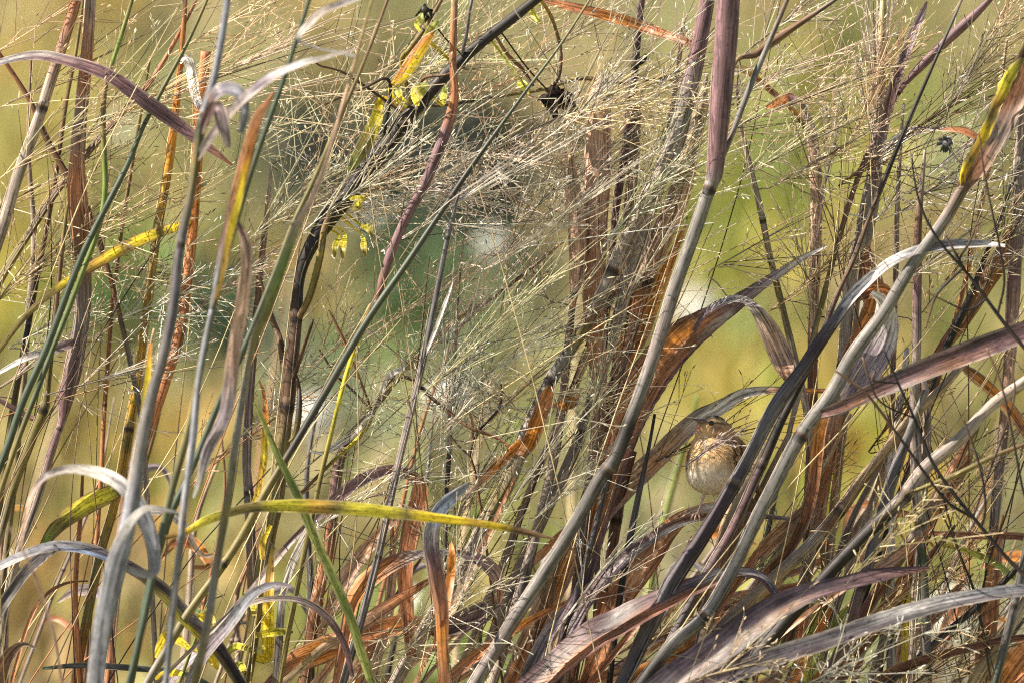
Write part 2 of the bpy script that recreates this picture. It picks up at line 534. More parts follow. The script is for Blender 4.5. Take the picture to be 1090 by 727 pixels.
# ------------------------------------------------------------------ ground and far marsh
def ground_material():
    m = bpy.data.materials.new('marsh_soil'); m.use_nodes = True
    nt = m.node_tree; N, Lk = nt.nodes, nt.links
    pr = N['Principled BSDF']; pr.inputs['Roughness'].default_value = .9
    tc = N.new('ShaderNodeTexCoord')
    n1 = N.new('ShaderNodeTexNoise'); n1.inputs['Scale'].default_value = .7; n1.inputs['Detail'].default_value = 6
    n2 = N.new('ShaderNodeTexNoise'); n2.inputs['Scale'].default_value = 9; n2.inputs['Detail'].default_value = 5
    for n in (n1, n2): Lk.new(tc.outputs['Object'], n.inputs['Vector'])
    cr = N.new('ShaderNodeValToRGB')
    e = cr.color_ramp.elements
    e[0].position = .3; e[0].color = (.10, .11, .03, 1)
    e[1].position = .7; e[1].color = (.30, .24, .10, 1)
    x = e.new(.5); x.color = (.19, .18, .055, 1)
    ad = N.new('ShaderNodeMath'); ad.operation = 'MULTIPLY_ADD'; ad.inputs[1].default_value = .35
    sb = N.new('ShaderNodeMath'); sb.operation = 'MULTIPLY'; sb.inputs[1].default_value = .65
    Lk.new(n1.outputs[0], sb.inputs[0]); Lk.new(n2.outputs[0], ad.inputs[0]); Lk.new(sb.outputs[0], ad.inputs[2])
    Lk.new(ad.outputs[0], cr.inputs[0]); Lk.new(cr.outputs[0], pr.inputs['Base Color'])
    return m

def build_ground():
    n = 60
    g = np.linspace(-1, 1, n)
    g = np.sign(g) * (np.abs(g) ** 3) * 900
    X, Y = np.meshgrid(g, g)
    Z = np.array([[0.05 * mnoise.noise(Vector((x * .15, y * .15, 0))) - .06 if abs(x) + abs(y) > 4 else -.012 for x, y in zip(r1, r2)] for r1, r2 in zip(X, Y)])
    V = np.stack([X.ravel(), Y.ravel(), Z.ravel()], 1)
    i = np.arange(n - 1)[:, None] * n; j = np.arange(n - 1)[None]
    F = np.stack([i + j, i + j + 1, i + n + j + 1, i + n + j], -1).reshape(-1, 4)
    o = mesh_obj('ground', V, [F], ground_material(), origin=(0, 0, 0))
    tag(o, 'olive and tan marsh soil under the grasses', 'ground', kind='structure')
build_ground()

# colours of the far vegetation, by the patch of the marsh it grows in: pixel where the patch shows, colour, reach
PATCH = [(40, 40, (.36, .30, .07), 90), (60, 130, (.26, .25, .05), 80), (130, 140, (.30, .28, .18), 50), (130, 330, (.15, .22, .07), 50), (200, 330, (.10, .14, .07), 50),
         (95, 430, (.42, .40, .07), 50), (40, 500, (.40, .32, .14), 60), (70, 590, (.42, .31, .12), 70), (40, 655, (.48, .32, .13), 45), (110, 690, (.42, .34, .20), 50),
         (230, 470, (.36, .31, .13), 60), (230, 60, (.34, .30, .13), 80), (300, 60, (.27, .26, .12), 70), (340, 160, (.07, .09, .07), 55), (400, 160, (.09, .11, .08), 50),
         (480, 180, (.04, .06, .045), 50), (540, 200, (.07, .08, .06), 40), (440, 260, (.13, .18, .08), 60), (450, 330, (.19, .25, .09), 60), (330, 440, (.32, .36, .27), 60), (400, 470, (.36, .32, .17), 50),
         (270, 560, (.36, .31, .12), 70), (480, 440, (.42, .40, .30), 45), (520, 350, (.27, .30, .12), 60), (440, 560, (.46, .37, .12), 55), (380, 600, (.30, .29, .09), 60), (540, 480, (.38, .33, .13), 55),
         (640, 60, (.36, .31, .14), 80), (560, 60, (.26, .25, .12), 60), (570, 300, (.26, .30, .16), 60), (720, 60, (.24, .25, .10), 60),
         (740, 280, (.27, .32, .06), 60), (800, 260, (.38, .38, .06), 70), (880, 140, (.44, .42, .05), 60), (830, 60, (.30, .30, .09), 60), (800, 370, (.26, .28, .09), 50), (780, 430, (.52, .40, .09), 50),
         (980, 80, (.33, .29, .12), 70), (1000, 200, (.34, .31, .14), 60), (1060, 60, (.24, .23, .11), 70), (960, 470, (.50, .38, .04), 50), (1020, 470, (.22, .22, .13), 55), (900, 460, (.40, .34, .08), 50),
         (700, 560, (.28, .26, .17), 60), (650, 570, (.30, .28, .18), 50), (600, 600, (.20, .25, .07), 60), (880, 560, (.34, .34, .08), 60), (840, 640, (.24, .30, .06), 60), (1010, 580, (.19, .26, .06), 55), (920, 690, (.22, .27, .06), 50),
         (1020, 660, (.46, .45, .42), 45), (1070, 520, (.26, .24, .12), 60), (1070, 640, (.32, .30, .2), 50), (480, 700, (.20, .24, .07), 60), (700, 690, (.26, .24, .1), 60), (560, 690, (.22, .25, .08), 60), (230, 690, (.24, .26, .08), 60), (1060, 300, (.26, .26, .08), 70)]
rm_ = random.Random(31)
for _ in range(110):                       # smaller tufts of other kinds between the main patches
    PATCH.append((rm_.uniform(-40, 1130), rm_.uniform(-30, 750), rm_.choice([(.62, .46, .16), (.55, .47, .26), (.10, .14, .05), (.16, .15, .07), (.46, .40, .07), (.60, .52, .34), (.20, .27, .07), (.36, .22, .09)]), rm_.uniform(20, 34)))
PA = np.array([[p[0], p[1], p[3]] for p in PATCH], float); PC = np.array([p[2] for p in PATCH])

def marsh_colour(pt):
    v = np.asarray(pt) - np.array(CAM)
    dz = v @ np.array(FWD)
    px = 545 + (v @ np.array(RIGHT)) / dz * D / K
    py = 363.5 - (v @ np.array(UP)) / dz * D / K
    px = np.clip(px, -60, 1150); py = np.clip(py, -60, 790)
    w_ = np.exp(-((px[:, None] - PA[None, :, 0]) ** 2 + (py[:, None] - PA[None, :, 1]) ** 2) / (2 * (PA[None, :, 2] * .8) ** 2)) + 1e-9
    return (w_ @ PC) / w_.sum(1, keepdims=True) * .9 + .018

def build_marsh():
    rng = np.random.default_rng(5)
    n = 7000
    y = rng.uniform(1.6, 27, n)
    x = rng.uniform(-1, 1, n) * (0.9 + y * .075) * 1.5
    h = rng.uniform(.06, .22, n) * np.clip(y / 9, .5, 1.25) * np.where(rng.random(n) < .1, 1.5, 1)
    base = np.stack([x, y, np.full(n, -.06)], 1)
    mid = base + np.stack([0 * x, 0 * x, h * .6 + .06], 1)
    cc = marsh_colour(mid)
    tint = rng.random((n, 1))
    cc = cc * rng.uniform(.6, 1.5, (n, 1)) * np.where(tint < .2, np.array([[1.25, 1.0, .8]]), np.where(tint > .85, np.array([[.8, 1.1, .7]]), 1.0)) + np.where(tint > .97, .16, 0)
    k = 14
    N = n * k
    b = np.repeat(base, k, 0) + np.concatenate([rng.normal(0, .045, (N, 2)), np.zeros((N, 1))], 1)
    hh = np.repeat(h, k) * rng.uniform(.5, 1.15, N)
    a = rng.uniform(0, 6.28, N)
    lean = rng.uniform(.1, .75, N) * hh
    dirv = np.stack([np.cos(a), np.sin(a), 0 * a], 1)
    side = np.stack([-np.sin(a), np.cos(a), 0 * a], 1) * (rng.uniform(.004, .011, N))[:, None]
    up = np.array([0, 0, 1.0])
    p1 = b + up * (hh * .6 + .03)[:, None] + dirv * (lean * .35)[:, None]
    p2 = b + up * (hh + .03)[:, None] + dirv * lean[:, None]
    V = np.stack([b - side, b + side, p1 + side * .9, p1 - side * .9, p2], 1).reshape(-1, 3)
    o = np.arange(N)[:, None] * 5
    Q = o + np.array([[0, 1, 2, 3]]); T = o + np.array([[3, 2, 4]])
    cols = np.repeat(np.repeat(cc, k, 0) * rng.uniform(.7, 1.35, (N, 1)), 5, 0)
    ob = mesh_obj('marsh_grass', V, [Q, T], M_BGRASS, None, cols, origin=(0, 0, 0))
    tag(ob, 'blurred olive, gold and green marsh grass far behind the stalks', 'marsh grass', kind='stuff')
build_marsh()

def ground_at(px, py, h=0.0):
    """where the sight line through a pixel comes down to height h"""
    v = P(px, py, 0) - CAM
    t = (CAM.z - h) / -v.z
    return CAM + v * t

def forb(px, py, h, wid, col, label, seed, n=420):
    """low leafy bush of the marsh: stems and many small leaves"""
    rng = np.random.default_rng(seed)
    c = ground_at(px, py, h * .55)
    base = np.array((c.x, c.y, -.05))
    root = empty('low_shrub', base)
    tag(root, label, 'shrub', 'low shrubs in the far marsh')
    m = 16
    d0 = unit(np.stack([rng.normal(0, wid * .8, m), rng.normal(0, wid * .8, m), np.full(m, h)], 1))
    C1 = curve_set(rng, np.repeat(base[None], m, 0), d0, np.full(m, h * 1.0), 7, np.array([0, 0, .0]))
    V, F = tubes(C1, np.repeat(np.linspace(.006, .002, 7)[None], m, 0), 5)
    mesh_obj('stems', V, [F], M_WEED, root, np.repeat(np.array([[.05, .035, .03]]), len(V), 0))
    i = rng.integers(0, m, n); s = rng.integers(2, 7, n)
    p = C1[i, s] + rng.normal(0, .025 + wid * .12, (n, 3))
    a = unit(rng.normal(size=(n, 3)) + np.array([0, 0, .3])); b = unit(np.cross(a, rng.normal(size=(n, 3))))
    L = rng.uniform(.02, .05, n)[:, None]; W = L * .38
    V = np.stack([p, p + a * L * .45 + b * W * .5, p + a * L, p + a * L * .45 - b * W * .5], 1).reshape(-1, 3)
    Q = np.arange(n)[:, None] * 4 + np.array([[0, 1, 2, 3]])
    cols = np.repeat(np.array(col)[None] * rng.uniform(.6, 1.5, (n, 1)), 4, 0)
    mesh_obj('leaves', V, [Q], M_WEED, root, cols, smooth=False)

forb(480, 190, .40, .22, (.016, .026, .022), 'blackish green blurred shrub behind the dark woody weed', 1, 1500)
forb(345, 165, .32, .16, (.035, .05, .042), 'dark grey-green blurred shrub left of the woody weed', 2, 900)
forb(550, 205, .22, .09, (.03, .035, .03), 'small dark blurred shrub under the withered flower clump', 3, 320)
forb(130, 330, .26, .09, (.06, .15, .04), 'mid green blurred shrub behind the yellow arching leaf', 4)
forb(455, 300, .28, .10, (.07, .14, .05), 'soft green blurred shrub below the pale round glint', 5)
forb(210, 330, .22, .08, (.04, .07, .05), 'dull green blurred shrub behind the rust sheath', 6)

def highlight(px, py, r, label, seed):
    """pale ball on a short stem, added to imitate an out-of-focus glint"""
    rng = np.random.default_rng(seed)
    c = ground_at(px, py, .16)
    root = empty('glint_ball', (c.x, c.y, -.05))
    tag(root, label, 'added glint', 'added pale glints in the far marsh')
    C = spline(np.array([[c.x, c.y, -.05], [c.x + .01, c.y, .05], [c.x, c.y, .16]]), 8)
    V, F, _ = tube_arrays(C, np.full(8, .002), 6)
    mesh_obj('stem', V, [F], M_WEED, root, np.repeat(np.array([[.2, .16, .08]]), len(V), 0))
    bm = bmesh.new(); bmesh.ops.create_icosphere(bm, subdivisions=4, radius=r)
    for v in bm.verts: v.co *= 1 + .16 * mnoise.noise(v.co * 60 / (r / .03)) + .08 * rng.normal()
    V = np.array([v.co for v in bm.verts]) + np.array(c); F = np.array([[v.index for v in f.verts] for f in bm.faces]); bm.free()
    mesh_obj('down', V, [F], M_GLINT, root, smooth=False)  # the pale ball itself, added for the glint
highlight(525, 263, .025, 'added pale round out-of-focus glint in the middle of the upper half', 1)
highlight(396, 232, .022, 'added pale round glint just right of the small yellow vine leaves', 2)
highlight(742, 330, .027, 'added pale round glint left of the orange and purple leaf', 3)
highlight(335, 445, .027, 'added pale greenish glint right of the woody weed trunk', 4)
highlight(205, 80, .012, 'added pale glint near the white leaf stub', 5)
highlight(1022, 655, .032, 'added large pale glint behind the silver leaf at lower right', 6)
highlight(480, 425, .028, 'added pale glint behind the fan of upright hairs', 7)
highlight(612, 205, .016, 'added pale glint behind the hairs left of the pinkish sheath', 9)
highlight(445, 640, .014, 'added pale glint low behind the hooked blue-tipped blade', 10)
highlight(915, 330, .016, 'added pale glint behind the pale violet leaf', 12)
highlight(130, 140, .02, 'added pale glint behind the long purple arching leaf', 8)

# ------------------------------------------------------------------ the sparrow
BZ = 0.0
def bp(px, py, d):           # d in pixels behind the bird's plane
    return P(px, py, BZ + d * K)

def build_bird():
    foot = bp(741, 549, 0)
    root = empty('sparrow', foot)
    tag(root, 'small buff and brown streaked sparrow with open beak perched on a dry leaf', 'bird')
    bm = bmesh.new()
    def ball(px, py, d, rx, ry, rz, rot=0):
        r = bmesh.ops.create_icosphere(bm, subdivisions=4, radius=1)
        ca, sa = math.cos(rot), math.sin(rot)
        for v in r['verts']:
            x, y, z = v.co.x * rx, v.co.z * ry, v.co.y * rz
            x, y = x * ca - y * sa, x * sa + y * ca
            v.co = bp(px + x, py - y, d + z)
    ball(761, 494, 4, 32, 32, 30, 0)            # breast and belly
    ball(757, 503, 3, 27, 23, 26, 0)
    ball(772, 488, 10, 25, 27, 28, -.5)           # back
    ball(781, 502, 16, 20, 24, 20, -.5)
    ball(757, 477, 2, 22, 20, 21, 0)            # neck
    ball(760, 457, 0, 16.5, 15.5, 16, -.15)           # head
    ball(768, 463, 6, 15, 15, 16, -.5)           # nape
    ball(749, 457, -4, 9, 9, 10, 0)              # cheek and face
    ball(747, 463, -3, 7.5, 6.5, 8, 0)              # chin
    ball(752, 518, 3, 8, 8, 9, 0); ball(768, 520, 6, 10, 9, 9, 0)      # thighs
    me = bpy.data.meshes.new('tmp'); bm.to_mesh(me); bm.free()
    t = bpy.data.objects.new('tmp', me); COL.objects.link(t)
    md = t.modifiers.new('r', 'REMESH'); md.mode = 'VOXEL'; md.voxel_size = .0009
    ms = t.modifiers.new('s', 'SMOOTH'); ms.iterations = 14; ms.factor = .6
    dg = bpy.context.evaluated_depsgraph_get()
    ev = t.evaluated_get(dg); m2 = ev.to_mesh()
    V = np.zeros(len(m2.vertices) * 3); m2.vertices.foreach_get('co', V); V = V.reshape(-1, 3)
    Nn = np.zeros(len(m2.vertices) * 3); m2.vertices.foreach_get('normal', Nn); Nn = Nn.reshape(-1, 3)
    F4 = np.array([list(p.vertices) for p in m2.polygons if len(p.vertices) == 4]); F3 = np.array([list(p.vertices) for p in m2.polygons if len(p.vertices) == 3]).reshape(-1, 3)
    ev.to_mesh_clear(); bpy.data.objects.remove(t); bpy.data.meshes.remove(me)
    def local(V):
        v = V - np.array(CAM); dz = v @ np.array(FWD)
        return 545 + (v @ np.array(RIGHT)) / dz * D / K, 363.5 - (v @ np.array(UP)) / dz * D / K, (dz - D - BZ) / K
    rng = np.random.default_rng(3)
    def plumage(V):
        x, y, d = local(V)
        nz = np.array([mnoise.noise(Vector((a * .16, b * .07, c * .16))) for a, b, c in zip(x, y, d)])
        n2 = np.array([mnoise.noise(Vector((a * .5 + b * .12, b * .12, c * .5 + 9))) for a, b, c in zip(x, y, d)])
        buff = np.array([.74, .50, .26]); belly = np.array([.72, .64, .55]); brown = np.array([.24, .14, .075]); dark = np.array([.05, .032, .022]); pale = np.array([.68, .56, .40])
        c = np.repeat(buff[None], len(V), 0)
        def mix(c, col, m): return c * (1 - m[:, None]) + col[None] * m[:, None]
        sm = lambda a, b, v: np.clip((v - a) / (b - a), 0, 1)
        c = mix(c, belly, sm(486, 503, y + 6 * nz))
        c = mix(c, pale, sm(478, 470, y) * sm(762, 750, x) * .5)
        # back and nape: buff edged brown feathers with blackish centres
        back = sm(770, 779, x + .20 * (y - 480) * -1 + 5 * nz) * sm(459, 465, y) * sm(524, 510, y)
        c = mix(c, np.array([.56, .38, .20]), back * .9)
        c = mix(c, dark, back * sm(-.2, .05, np.sin((x * .85 - (y - 470) * .12) * .95 + 1.6 * nz)) * sm(-.5, -.2, n2))
        # left flank streaks
        fl = sm(738, 733, x) * sm(470, 476, y) * sm(502, 496, y)
        c = mix(c, dark, fl * sm(.1, .35, np.sin(x * 1.5 + y * .25 + 3 * nz)) * .85)
        # breast fine streaks
        c = mix(c, brown, sm(468, 474, y) * sm(490, 482, y) * sm(.05, .3, n2) * .6)
        head = sm(471, 466, y) * sm(735, 740, x)
        crown = head * sm(452.5, 449, y + .02 * (x - 758)) * sm(749, 753, x)
        c = mix(c, np.array([.60, .38, .17]), head * .8)
        c = mix(c, brown, crown * .9)
        c = mix(c, dark, crown * sm(.0, .3, np.sin(x * .9 + nz * 3)) * .75)
        c = mix(c, pale, crown * np.exp(-((x - 756 - .5 * (y - 440)) / 2.2) ** 2) * .9)
        c = mix(c, np.array([.60, .42, .20]), head * np.exp(-((y - 447.2 - .10 * (x - 756)) / 1.7) ** 2) * .9)        # brow
        c = mix(c, dark, head * np.exp(-((y - 449.5 - .13 * (x - 760)) / 1.5) ** 2) * sm(757, 762, x) * sm(777, 770, x) * .8)  # line behind eye
        c = mix(c, np.array([.22, .15, .10]), head * np.exp(-((x - 763) / 6.5) ** 2 - ((y - 455.5) / 3.8) ** 2) * .85)           # ear patch
        c = mix(c, dark, head * np.exp(-((x - 757) / 3.9) ** 2 - ((y - 450) / 3.3) ** 2) * .8)                                # round the eye
        c = mix(c, pale, head * np.exp(-((x - 747) / 5) ** 2 - ((y - 463) / 3) ** 2) * .7)                                    # chin
        c = mix(c, np.array([.30, .20, .15]), head * np.exp(-((x - 764) / 7) ** 2 - ((y - 464) / 1.3) ** 2) * .6)                # whisker
        return c
    cols = plumage(V)
    Fs = [F4] + ([F3] if len(F3) else [])
    body = mesh_obj('body', V, Fs, M_PLUME, root, cols)
    # short feathers that follow the body
    n = 6500
    fi = rng.integers(0, len(F4), n)
    w4 = rng.dirichlet([1, 1, 1, 1], n)
    p = (V[F4[fi]] * w4[..., None]).sum(1); nn = unit(Nn[F4[fi]].mean(1))
    x, y, d = local(p)
    keep = ~((np.abs(x - 757) < 4) & (np.abs(y - 450) < 4)) & ~((x < 751) & (y > 447) & (y < 460) & (d < 3))
    p, nn, x, y, d = p[keep], nn[keep], x[keep], y[keep], d[keep]; n = len(p)
    flow = np.stack([.25 + (x - 745) * .012, .35 + 0 * x, -1.0 + 0 * x], 1)
    hd = y < 466
    flow[hd] = np.array([.9, .35, -.25])
    flow = unit(flow + rng.normal(0, .16, flow.shape))
    tdir = unit(flow - nn * np.sum(flow * nn, 1, keepdims=True) + nn * .05)
    sd_ = unit(np.cross(tdir, nn))
    L = rng.uniform(.0024, .0048, n) * np.where(hd, .5, 1) * np.where(y > 505, 1.25, 1)
    W = L * rng.uniform(.10, .20, n)
    p0 = p - nn * .0002
    V5 = np.stack([p0 - sd_ * W[:, None] * .5, p0 + sd_ * W[:, None] * .5, p0 + tdir * (L * .6)[:, None] + sd_ * W[:, None] * .6 + nn * .00012,
                   p0 + tdir * (L * .6)[:, None] - sd_ * W[:, None] * .6 + nn * .00012, p0 + tdir * L[:, None] + nn * .0001], 1).reshape(-1, 3)
    o = np.arange(n)[:, None] * 5
    fc = plumage(p) * rng.uniform(.76, 1.22, (n, 1))
    mesh_obj('feathers', V5, [o + np.array([[0, 1, 2, 3]]), o + np.array([[3, 2, 4]])], M_PLUME, root, np.repeat(fc, 5, 0))
    # folded wing and tail: long feathers with dark centres
    def quill(a, b, wid, c0, c1, off):
        A, B = np.array(a), np.array(b)
        t = np.linspace(0, 1, 9); us = np.array([-1, -.5, 0, .5, 1])
        ax = B - A; sidev = unit(np.cross(ax, np.array(FWD)))
        V = []; Cc = []
        for tt in t:
            w_ = wid * (1 - (2 * tt - .9) ** 4 * .5) * (1 if tt < .95 else .45)
            for u in us:
                V.append(A + ax * tt + sidev * u * w_ * .5 - np.array(FWD) * (.0011 * (1 - u * u) + off))
                Cc.append(np.array(c0) if abs(u) < .6 else np.array(c1))
        i = np.arange(8)[:, None] * 5; j = np.arange(4)[None]
        return np.array(V), np.stack([i + j, i + j + 1, i + 5 + j + 1, i + 5 + j], -1).reshape(-1, 4), np.array(Cc)
    def quills(name, items):
        VV, FF, CC, b = [], [], [], 0
        for it in items:
            v, f, c = quill(*it); VV.append(v); FF.append(f + b); CC.append(c); b += len(v)
        mesh_obj(name, np.concatenate(VV), FF, M_PLUME, root, np.concatenate(CC))
    quills('wing', [(bp(780 + i * 2.6, 478 + i * 3.2, -14 + i * 4), bp(797 + i * 3, 516 + i * 3, 2 + i * 4), .0062, (.07, .045, .03), (.42, .28, .15), .0004 * i) for i in range(6)])
    quills('wing', [(bp(738 + i * 3, 478 + i * 2, 26 + i * 2), bp(762 + i * 2, 520, 34), .006, (.07, .045, .03), (.40, .27, .14), 0) for i in range(3)])
    quills('tail', [(bp(782 + i, 514 + i, 20 + i), bp(800 + i * 3, 562 - i * 3, 34 + i * 2), .0052, (.13, .085, .055), (.36, .25, .15), .0003 * i) for i in range(6)])
    # beak, open, with its pink gape
    def cone(name, base, tip, rx, ry, c0, c1, bend=0.0, parent=None):
        A, B = np.array(base), np.array(tip); ax = B - A; L = np.linalg.norm(ax)
        n1 = unit(np.cross(ax, np.array(FWD))); n2 = unit(np.cross(ax, n1))
        VV, CC = [], []
        ts = np.linspace(0, 1, 9)
        for tt in ts:
            r = max(.03, (1 - tt) ** .75)
            for a in np.linspace(0, 2 * np.pi, 12, endpoint=False):
                VV.append(A + ax * tt + n1 * (math.cos(a) * ry * r + bend * tt * tt) + n2 * math.sin(a) * rx * r)
                CC.append(np.array(c0) * (1 - tt) + np.array(c1) * tt)
        i = np.arange(8)[:, None] * 12; j = np.arange(12)[None]
        F = np.stack([i + j, i + (j + 1) % 12, i + 12 + (j + 1) % 12, i + 12 + j], -1).reshape(-1, 4)
        return mesh_obj(name, np.array(VV), [F, np.arange(96, 108)[None]], M_BEAK, root, np.array(CC))
    cone('upper_beak', bp(750, 449, -8), bp(735.5, 444.6, -19), .0036, .0031, (.20, .14, .12), (.07, .05, .05), .0004)
    cone('lower_beak', bp(749, 459.5, -8), bp(738.5, 460.6, -18), .0034, .0022, (.62, .40, .34), (.30, .22, .2), -.0002)
    cone('mouth', bp(752, 454, -6), bp(740, 455, -15), .0030, .0042, (.55, .17, .15), (.45, .16, .14))
    def sphere(name, c, r, mat, col, sx=1):
        bm = bmesh.new(); bmesh.ops.create_icosphere(bm, subdivisions=3, radius=r)
        V = np.array([v.co for v in bm.verts]) + np.array(c); F = np.array([[v.index for v in f.verts] for f in bm.faces]); bm.free()
        return mesh_obj(name, V, [F], mat, root, np.repeat(np.array([col]), len(V), 0))
    # eyes set into the head's surface
    def on_surface(px, py):
        x, y, d = local(V)
        m = (np.abs(x - px) < 1.6) & (np.abs(y - py) < 1.6)
        return d[m].min()
    sphere('eye', bp(757, 450, on_surface(757, 450) + 1.0), .0025, M_EYE, (.01, .008, .007))
    sphere('eye', bp(745, 448.5, 9), .0025, M_EYE, (.01, .008, .007))
    # legs and toes
    def leg(pts):
        C = spline(np.array([list(bp(*p[:3])) + [p[3]] for p in pts]), 18)
        return tube_arrays(C[:, :3], C[:, 3], 8)[:2]
    def make_leg(top, knee, foot, toes):
        V1, F1 = leg([(top[0], top[1], top[2], .0022), (knee[0], knee[1], knee[2], .0013), ((knee[0] + foot[0]) / 2, (knee[1] + foot[1]) / 2, foot[2], .00095), (foot[0], foot[1], foot[2], .0011)])
        VV, FF, b = [V1], [F1], len(V1)
        for tz in toes:
            v, f = leg([(foot[0], foot[1], foot[2], .0011)] + tz); VV.append(v); FF.append(f + b); b += len(v)
        Vl = np.concatenate(VV)
        mesh_obj('leg', Vl, FF, M_BEAK, root, np.repeat(np.array([[.56, .40, .32]]), len(Vl), 0))
    make_leg((751, 519, 0), (748, 531, -2), (742.5, 546, -3), [
        [(739, 546.5, -3, .0009), (736.5, 549.5, -4, .0008), (735.5, 552.5, -4, .0004)],
        [(741, 547.5, -3, .0009), (740, 551, -4.5, .0008), (739.8, 554, -4, .0004)],
        [(744, 547.5, -3, .0009), (744.8, 551.5, -4.5, .0008), (744.6, 554, -4, .0004)],
        [(745, 545.5, 1, .0009), (748, 547.5, 3, .0007), (749, 550, 3, .0004)]])
    make_leg((768, 521, 4), (767, 533, 3), (763, 546, 2), [
        [(760, 546.5, -1, .0009), (758, 549, -2, .0008), (757.5, 552, -2, .0004)],
        [(762, 547.5, -2, .0009), (761, 551, -3, .0008), (761, 553, -2, .0004)],
        [(765, 547.5, -2, .0009), (766, 551, -3, .0008), (766, 553, -2, .0004)],
        [(766, 545.5, 5, .0009), (769, 547.5, 7, .0007), (770, 550, 7, .0004)]])
build_bird()
# ------------------------------------------------------------------ the stand of grass: stalks traced from the ground up
S, L, B = stalk, leaf, blade
# --- left third
S('greyleft', 'pale mauve-grey thick stalk leaning across the upper left corner', .02, [(-30, 345, 13), (3, 240), (18, 190), (45, 115, 12), (75, 20), (84, -15, 11)], 'MG GR GR RU@.97', [(45, 115)])
S('fallen', 'dead brown stalk crossing down to the right in the upper left', .05, [(157, 545, 6), (151, 450), (137, 378, 6), (116, 292, 6), (97, 232, 7), (70, 185, 7), (48, 145, 7), (30, 105, 6), (0, 58, 4), (-20, 28, 3)], 'GR GY BR BR@.5 BR RU')
S('oliveleft', 'dark olive-brown straight stalk beside the pale mauve stalk', .08, [(0, 536, 7), (8, 470), (20, 402, 7), (41, 290, 6), (57, 200, 6), (70, 110, 5), (80, 60, 4), (90, -10, 3)], 'OL DK BR OL', [(30, 345)])
S('greentop', 'olive stalk turning green, passing in front of the purple arch', -.03, [(15, 480, 6), (55, 375, 6), (82, 305), (104, 245, 6), (112, 200, 6), (110, 140, 6), (113, 92, 5), (130, 35, 5), (143, -8, 4)], 'OL DG GN@.5 GN@.62 OL@.7 BR@.8 GN OL', [(115, 78)], M_GREENSTEM)
S('tealleft', 'long dark teal-green stalk slanting to the upper right at left', -.05, [(-8, 515, 8), (8, 475), (25, 426, 8), (50, 370, 8), (77, 298, 7), (96, 254, 7), (134, 180, 6), (155, 130, 5), (200, 45, 4), (224, -8, 3)], 'DG DG DG OL', [(155, 130)], M_GREENSTEM)
S('bluefront', 'blurred blue-grey stalk closest to the lens at left', -.42, [(118, 640, 16), (133, 575, 17), (144, 520, 16), (152, 465, 14), (163, 415, 11), (174, 380, 11), (184, 330, 11), (191, 270, 10), (205, 200, 9), (215, 130, 9), (230, 75, 8), (243, -8, 8)], 'BL BL GY SL@.5 SL@.6 OL@.72 DG@.78 BL@.8 BL', [(216, 122), (190, 262)])
S('greenfrontA', 'blurred dark green stalk in front at left with an orange striped leaf', -.36, [(137, 727, 7), (143, 703), (165, 604, 8), (182, 525, 8), (202, 450, 8), (216, 378, 8), (235, 296, 7), (262, 200, 6), (285, 132, 6), (312, 55, 5), (332, -8, 4)], 'DG DG OL DG DG DG', [(218, 372)], M_GREENSTEM)
S('greenfrontB', 'dark green stalk slanting from lower left up to the top edge', -.2, [(140, 720, 8), (160, 620, 8), (180, 552, 8), (207, 492, 7), (235, 423, 7), (262, 365, 7), (290, 296, 6), (312, 240, 6), (334, 192, 5), (356, 140, 5), (390, 60, 4), (416, -8, 3)], 'DG DG DG OL BR', [(312, 240)], M_GREENSTEM)
S('olivefront', 'blurred olive-grey stalk in front with a pink sheath at its top', -.4, [(207, 727, 8), (221, 665, 9), (229, 610, 8), (243, 527, 8), (251, 470, 7), (268, 372, 7), (284, 330, 11), (300, 285, 10), (318, 240, 7), (345, 180, 4), (396, 0, 3)], 'OL GY OL GY OL GN@.62 PK@.7 PK@.8 OL')
S('palefront', 'pale bluish blurred stalk beside the front green stalks', -.45, [(175, 740, 7), (185, 640, 8), (196, 540, 8), (205, 470, 8), (212, 400, 6), (225, 330, 4)], 'BL GY BL BL')
S('ochre', 'golden ochre stalk behind the blurred blue-grey one', .06, [(78, 740, 10), (88, 684, 10), (105, 596, 10), (121, 540, 10), (135, 470, 11), (150, 378, 10), (165, 262, 10), (179, 180, 10), (188, 110, 8), (194, 50, 6), (198, -10, 4)], 'OR OL OL@.2 GO OL@.36 GO@.42 OL GO@.7 OR@.85 BR', [(138, 456)])
S('rustleft', 'rust brown sheathed stalk behind the front blue-grey stalk', .04, [(95, 740, 8), (130, 600, 9), (150, 490, 9), (173, 415, 12), (192, 350, 11), (203, 265, 11), (209, 180, 12), (213, 120, 13), (219, 55, 11)], 'BR BR RU RU RU OR@.8 RU')
S('mauvehead', 'grey-mauve stalk with a swollen brown spindle sheath', .03, [(0, 680, 8), (16, 600, 9), (41, 527, 9), (58, 470, 8), (66, 448, 8), (71, 420, 18), (78, 395, 19), (86, 350, 17), (89, 310, 18), (86, 250, 22), (82, 205, 21), (83, 155, 16), (91, 75, 14), (97, -10, 12)], 'GR GR GR PU PU@.4 MG BR@.6 RU@.72 MG@.8 RU@.88 GR', [(64, 452)], rough=.14)
S('brokenolive', 'olive stalk with a snapped sheath at lower left', .0, [(-10, 600, 9), (3, 558, 9), (16, 514, 10), (36, 460, 11), (45, 438, 12), (50, 415, 8), (58, 340, 6), (67, 260, 5), (72, 215, 3)], 'GR OL OL OL@.5 BR OL', [(46, 436)])
S('offleft', 'grey stalk at the left edge bearing the purple arch', .0, [(-22, 727, 9), (-24, 500, 9), (-26, 250, 8), (-24, 90, 6), (-20, 40, 4)], 'GR OL GR', [(-24, 100)])
